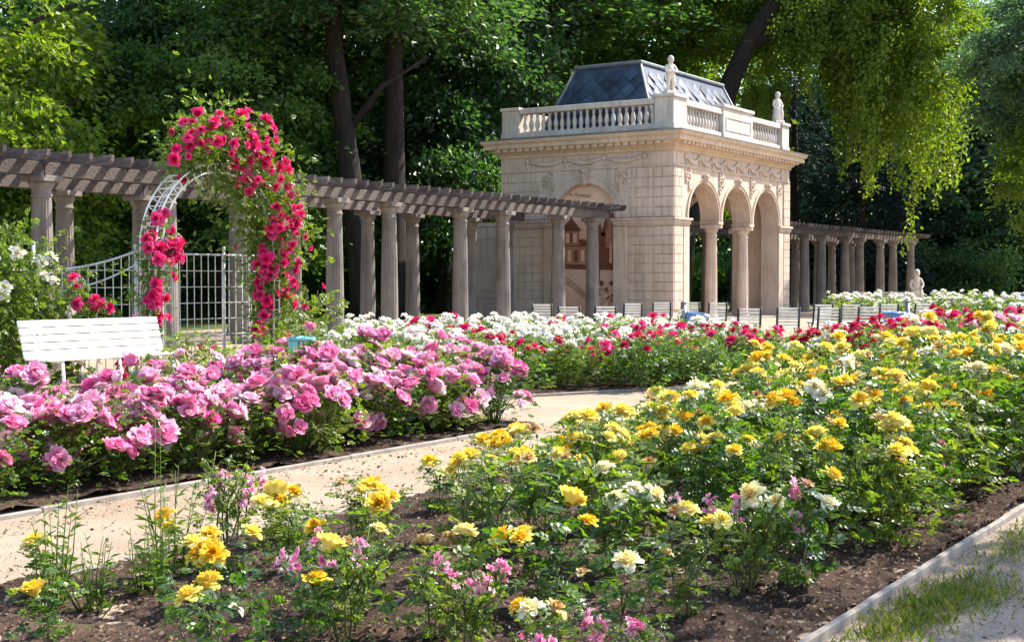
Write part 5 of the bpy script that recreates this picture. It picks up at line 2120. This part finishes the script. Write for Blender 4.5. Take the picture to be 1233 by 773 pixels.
CR = {
    'dark': [crown_mesh(1, (5, 5, 6.5), 120, 340, .27, TL_DARK, 1.15, flat=.38), crown_mesh(2, (5, 5, 6.5), 110, 360, .27, TL_DARK, 1.25, flat=.38)],
    'mid': [crown_mesh(3, (5, 5, 6), 95, 340, .26, TL_MID, 1.15, flat=.38), crown_mesh(4, (5, 5, 6), 90, 340, .26, TL_MID, 1.2, flat=.38)],
    'light': [crown_mesh(5, (5, 5, 6), 90, 340, .25, TL_LIGHT, 1.1, flat=.38), crown_mesh(6, (5, 5, 6), 80, 340, .25, TL_LIGHT, 1.1, flat=.38)],
    'blue': [crown_mesh(7, (5, 5, 6.5), 100, 320, .29, TL_HAZE, 1.2, flat=.4), crown_mesh(8, (5, 5, 6.5), 100, 320, .29, TL_HAZE, 1.25, flat=.4)],
    'weep': [weeping_mesh(9, 110, 150, TL_LIGHT, (5, 5, 3.5), 3, 9, .25), weeping_mesh(14, 100, 110, TL_LIGHT, (5, 5, 3.5), 2, 5, .25)],
    'spruce': [conifer_mesh(10, 17, 4.6, NEEDLE), conifer_mesh(11, 15, 4.2, NEEDLE)],
    'bush': [crown_mesh(12, (2.2, 2.2, 1.7), 60, 220, .17, TL_DARK, .62, 2.2, bottom=-.95), crown_mesh(13, (2.2, 2.2, 1.7), 60, 220, .17, TL_MID, .62, 2.2, bottom=-.95)],
}


def trunk(parent, pts, rad, limbs=(), seg=10):
    b = MB().mat(BARK)
    b.tube(pts, rad, seg)
    for lp, lr in limbs:
        b.tube(lp, lr, 7)
    b.build('trunk', BARK, parent)


def tree(px, d, kind, vi, label, cz, s=(1, 1, 1), tr=.3, lean=(0, 0), rz=0.0, top=None, more=(), group=None, pts=None, limbs=None, fork=True):
    x, y = W(px, d)
    name = {'weep': 'weeping_tree', 'spruce': 'spruce_tree'}.get(kind, 'tree')
    o = thing(name, label, 'tree', (x, y, 0), 0, group)
    c = link('crown', CR[kind][vi], o)
    c.location = (lean[0], lean[1], cz)
    c.scale = s
    c.rotation_euler = (0, 0, rz)
    for (dx, dy, z, k2, v2, s2, r2) in more:
        c = link('crown', CR[k2][v2], o)
        c.location = (dx, dy, z)
        c.scale = (s2, s2, s2)
        c.rotation_euler = (0, 0, r2)
    if pts is None:
        H = top or cz + 2
        q = random.Random(int(px * 7 + d))
        pts = [(0, 0, -.2), (0, 0, .3), (lean[0] * .15 + q.uniform(-.1, .1), lean[1] * .15, H * .3), (lean[0] * .55, lean[1] * .55, H * .62), (lean[0], lean[1], H)]
        rad = [tr * 1.7, tr * 1.2, tr, tr * .75, tr * .35]
        limbs = []
        if fork:
            for k in range(6):
                t = .42 + .08 * k
                bz = H * t
                bx, by = lean[0] * t * .9, lean[1] * t * .9
                a = q.uniform(0, 6.28)
                L = q.uniform(2, 4) * s[0]
                limbs.append(([(bx, by, bz), (bx + math.cos(a) * L * .5, by + math.sin(a) * L * .5, bz + L * .45), (bx + math.cos(a) * L, by + math.sin(a) * L, bz + L * .7)], [tr * .42, tr * .28, tr * .10]))
    else:
        rad = [tr * (1.25 - .75 * k / (len(pts) - 1)) for k in range(len(pts))]
    trunk(o, pts, rad, limbs or ())
    return o


tree(-30, 41, 'light', 0, 'sunlit yellow-green tree at the left edge behind the pergola end', 7.5, (1.0, 1.0, 1.15), .28, rz=.4, more=[(1.5, .5, 3.2, 'light', 1, .62, 1.1)])
tree(75, 55, 'mid', 1, 'mid green tree just right of the sunlit yellow-green one', 9.5, (1, 1, 1.25), .3, rz=2)
tree(165, 50, 'dark', 0, 'dark broad tree rising behind the left part of the long pergola', 8.5, (1.0, 1, 1.2), .34, rz=.7)
tree(268, 47, 'mid', 0, 'lower mid green tree directly behind the crimson arch crown', 6.4, (.85, .85, .85), .24, rz=1.9)
tree(330, 56, 'dark', 1, 'tall dark tree right of and above the crimson arch', 11.0, (1.1, 1.1, 1.3), .4, rz=3.1)
# two bare trunks side by side
x0, y0 = W(440, 47)
u = Vector((CS, SN, 0))
tree(440, 47, 'dark', 1, 'dark tree with a slanting trunk that leans left towards its crown', 14.2, (1.05, 1.05, .75), .40, rz=4.0, pts=[(0, 0, -.2), tuple(u * -.25 + Vector((0, 0, 3))), tuple(u * -.7 + Vector((0, 0, 6.5))), tuple(u * -1.1 + Vector((0, 0, 10))), tuple(u * -1.2 + Vector((0, 0, 15)))],
     limbs=[([tuple(u * -.7 + Vector((0, 0, 6.5))), tuple(u * .6 + Vector((0, 0, 8.2))), tuple(u * 2.2 + Vector((0, 0, 9.2)))], [.15, .1, .04])])
tree(474, 49, 'dark', 0, 'tall tree with a straight dark trunk beside the slanting one', 14.6, (1.0, 1.0, .8), .40, rz=5.1, top=17, fork=False)
tree(395, 66, 'mid', 0, 'mid green tree far back between the slanting trunk and the arch', 8, (1.1, 1.1, 1.1), .3, rz=.2)
tree(535, 58, 'dark', 1, 'dark tree between the straight trunk and the pavilion', 9.3, (1.0, 1.0, 1.2), .32, rz=1.2, group=None)
tree(590, 70, 'mid', 1, 'mid green tree with bright gaps left of the pavilion cornice', 10.5, (1.1, 1.1, 1.2), .34, rz=2.9)
tree(652, 66, 'dark', 0, 'big old tree whose thick trunk stands left of the slate roof', 17.5, (1.5, 1.5, .85), .68, rz=.9, top=20, fork=False)
tree(735, 76, 'mid', 0, 'mid green tree above the left half of the slate roof', 14, (1.3, 1.3, 1.3), .4, rz=1.5)
tree(815, 84, 'light', 1, 'light green tree far behind the ridge of the slate roof', 13, (1.3, 1.3, 1.4), .4, rz=.5)
# tree with a curved trunk behind the roof, hanging light foliage to the right
tree(866, 68, 'weep', 1, 'weeping light green tree with a curved thick trunk behind the pavilion roof', 14.5, (.95, .95, .9), .62, lean=tuple((u * 4.4 + Vector((-2.2, 3.4, 0)))[:2]), rz=0,
     more=[((u * 8.4).x, (u * 8.4).y, 10.7, 'weep', 0, .95, 2.2), ((u * 9.0).x, (u * 9.0).y, 15.5, 'light', 0, .75, 1.2), ((u * 6.4).x - .8, (u * 6.4).y - .5, 12.6, 'weep', 1, .8, 2.9), ((u * 7.2).x, (u * 7.2).y, 14.5, 'weep', 1, .9, 1.0), ((u * 3.4).x - 1, (u * 3.4).y - .6, 10.0, 'weep', 1, .40, 1.0), ((u * .4).x - 3.2, (u * .4).y + 5, 17.0, 'light', 0, .8, 2.4), ((u * 6.0).x - 3.2, (u * 6.0).y + 5, 18.0, 'light', 1, .9, .4)],
     pts=[tuple(u * -2.2 + Vector((0, 0, -.2))), tuple(u * -1.9 + Vector((0, 0, 4))), tuple(u * -1.0 + Vector((0, 0, 7.4))), tuple(u * .0 + Vector((0, 0, 10.0))), tuple(u * .6 + Vector((0, 0, 11.6))), tuple(u * 1.5 + Vector((0, 0, 13.6))), tuple(u * 2.9 + Vector((0, 0, 15.6))), tuple(u * 4.2 + Vector((0, 0, 18)))],
     limbs=[([tuple(u * 1.3 + Vector((0, 0, 13.2))), tuple(u * 3.4 + Vector((0, 0, 13.9))), tuple(u * 6.2 + Vector((0, 0, 13.4))), tuple(u * 8.0 + Vector((0, 0, 12.2)))], [.30, .22, .14, .05])])
tree(955, 84, 'spruce', 0, 'dark spruce standing just right of the pavilion cornice', 0, (1, 1, .9), .3, top=14, fork=False)
tree(1035, 82, 'spruce', 1, 'dark spruce behind the hanging light green foliage, middle of the dark conifers', 0, (1.1, 1.1, .95), .3, rz=1, top=13, fork=False)
tree(1105, 90, 'spruce', 0, 'dark spruce above the last columns of the far pergola', 0, (1.1, 1.1, .95), .3, rz=2, top=14, fork=False)
tree(985, 100, 'blue', 1, 'bluish tree far behind the dark spruces', 11, (1.4, 1.4, 1.3), .4, rz=1.3)
tree(1150, 92, 'blue', 0, 'bluish green tree right of the hanging light foliage', 11.5, (1.15, 1.15, 1.25), .34, rz=.3)
tree(1222, 88, 'blue', 1, 'bluish green tall tree at the right edge of the wood', 11.5, (1.2, 1.2, 1.3), .34, rz=2.1, more=[(-1.5, -1, 5.0, 'blue', 0, .6, 1)])
tree(1300, 60, 'light', 0, 'light green tree reaching in low at the right edge', 7.0, (.75, .75, .8), .26, rz=1.4, more=[(-1.5, 0, 11.5, 'blue', 0, .7, .3)])
tree(1075, 104, 'mid', 1, 'mid green tall tree far behind the hanging light foliage', 16, (1.4, 1.4, 1.2), .4, rz=1)
tree(1180, 102, 'blue', 0, 'bluish tall tree far back above the dark wood edge', 15, (1.5, 1.5, 1.3), .4, rz=.1)
# the tree beside the gravel path that shades the grassy corner
o = thing('tree', 'light-leaved tree beside the gravel path, casting dappled shade on the kerb', 'tree', (3.9, 13.3, 0))
c = link('crown', CR['mid'][0], o)
c.location = (0, 0, 7.6)
c.scale = (.50, .62, .34)
trunk(o, [(0, 0, -.2), (.05, .1, 2.2), (-.05, 0, 5), (0, 0, 8.5)], [.22, .16, .13, .05])

# undergrowth along the wood edge
us = [(-60, 52, 0, 1.0), (60, 47, 1, .95), (120, 56, 0, 1.2), (205, 54, 0, 1.1), (262, 60, 0, 1.35), (318, 57, 0, 1.2), (395, 74, 0, 1.3), (440, 62, 1, .95), (520, 66, 0, 1.25), (548, 78, 1, .9), (596, 63, 0, 1.25),
      (800, 98, 1, 1.3), (838, 90, 1, 1.0), (866, 96, 1, 1.2), (890, 92, 1, 1.1), (950, 94, 0, 1.5), (1010, 96, 0, 1.5), (1075, 98, 0, 1.6), (1140, 94, 0, 1.8), (1190, 92, 0, 1.8), (1240, 88, 0, 1.8), (640, 88, 0, 1.5), (1165, 84, 0, 1.3)]
for i, (px, d, v, s) in enumerate(us):
    x, y = W(px, d)
    side = 'behind the long pergola' if px < 620 else 'seen through the pavilion arches' if px < 900 else 'along the dark wood edge right of the pavilion'
    kth = sum(1 for q_ in us[:i + 1] if (q_[0] < 620) == (px < 620) and (620 <= q_[0] < 900) == (620 <= px < 900))
    o = thing('shrub', f"{'dark' if v == 0 else 'mid green'} rounded shrub {side}, listed {kth}", 'shrub', (x, y, 0), rnd.uniform(0, 6))
    o['_k'] = (0 if px < 620 else 1 if px < 900 else 2)
    c = link('foliage', CR['bush'][v], o)
    c.location = (0, 0, 1.5 * s)
    c.scale = (s, s, s * rnd.uniform(.9, 1.2))
    b = MB().mat(BARK)
    b.tube([(0, 0, -.1), (.05, .05, .8), (.0, .1, 1.7)], [.08, .06, .03], 6)
    b.build('stem', BARK, o)
for g, side in ((0, 'behind the long pergola'), (1, 'seen beyond the pavilion'), (2, 'at the wood edge right of the pavilion')):
    L = sorted([o for o in COL.objects if '_k' in o and o['_k'] == g], key=lambda o: plan(o.location.x, o.location.y)[0])
    for k, o in enumerate(L):
        tone_ = 'dark' if o.children[0].data == CR['bush'][0] else 'mid green'
        o['label'] = f"{tone_} rounded shrub {side}, {ORD[k]} from the left"
        del o['_k']

# the wood beyond: one mass
r = np.random.default_rng(99)
n = 60000
px = r.uniform(-260, 1500, n)
d = r.uniform(104, 124, n)
zt = 13 + 3 * np.sin(px / 70.0) + 3 * np.sin(px / 23.0)
cl_ = (np.sin(px / 14.0) * np.sin(d / 3.0 + px / 31.0))
z = r.random(n) ** .9 * zt
xc = (px - 616) / 1622 * d
V, T = simple_leaves(np.column_stack([CS * xc - SN * d, SN * xc + CS * d, z + cl_ * 1.2]), r.normal(0, 1, (n, 3)) * np.array([1, 1, .6]) + np.array([0, 0, -.2]), .75 * r.uniform(.6, 1.3, n), r, .12, .7)
tag(link('far_woods', np_mesh('far_woods', V, T, [TL_DARK])), 'dark continuous wood closing the view behind the single trees', 'wood', None, 'stuff')
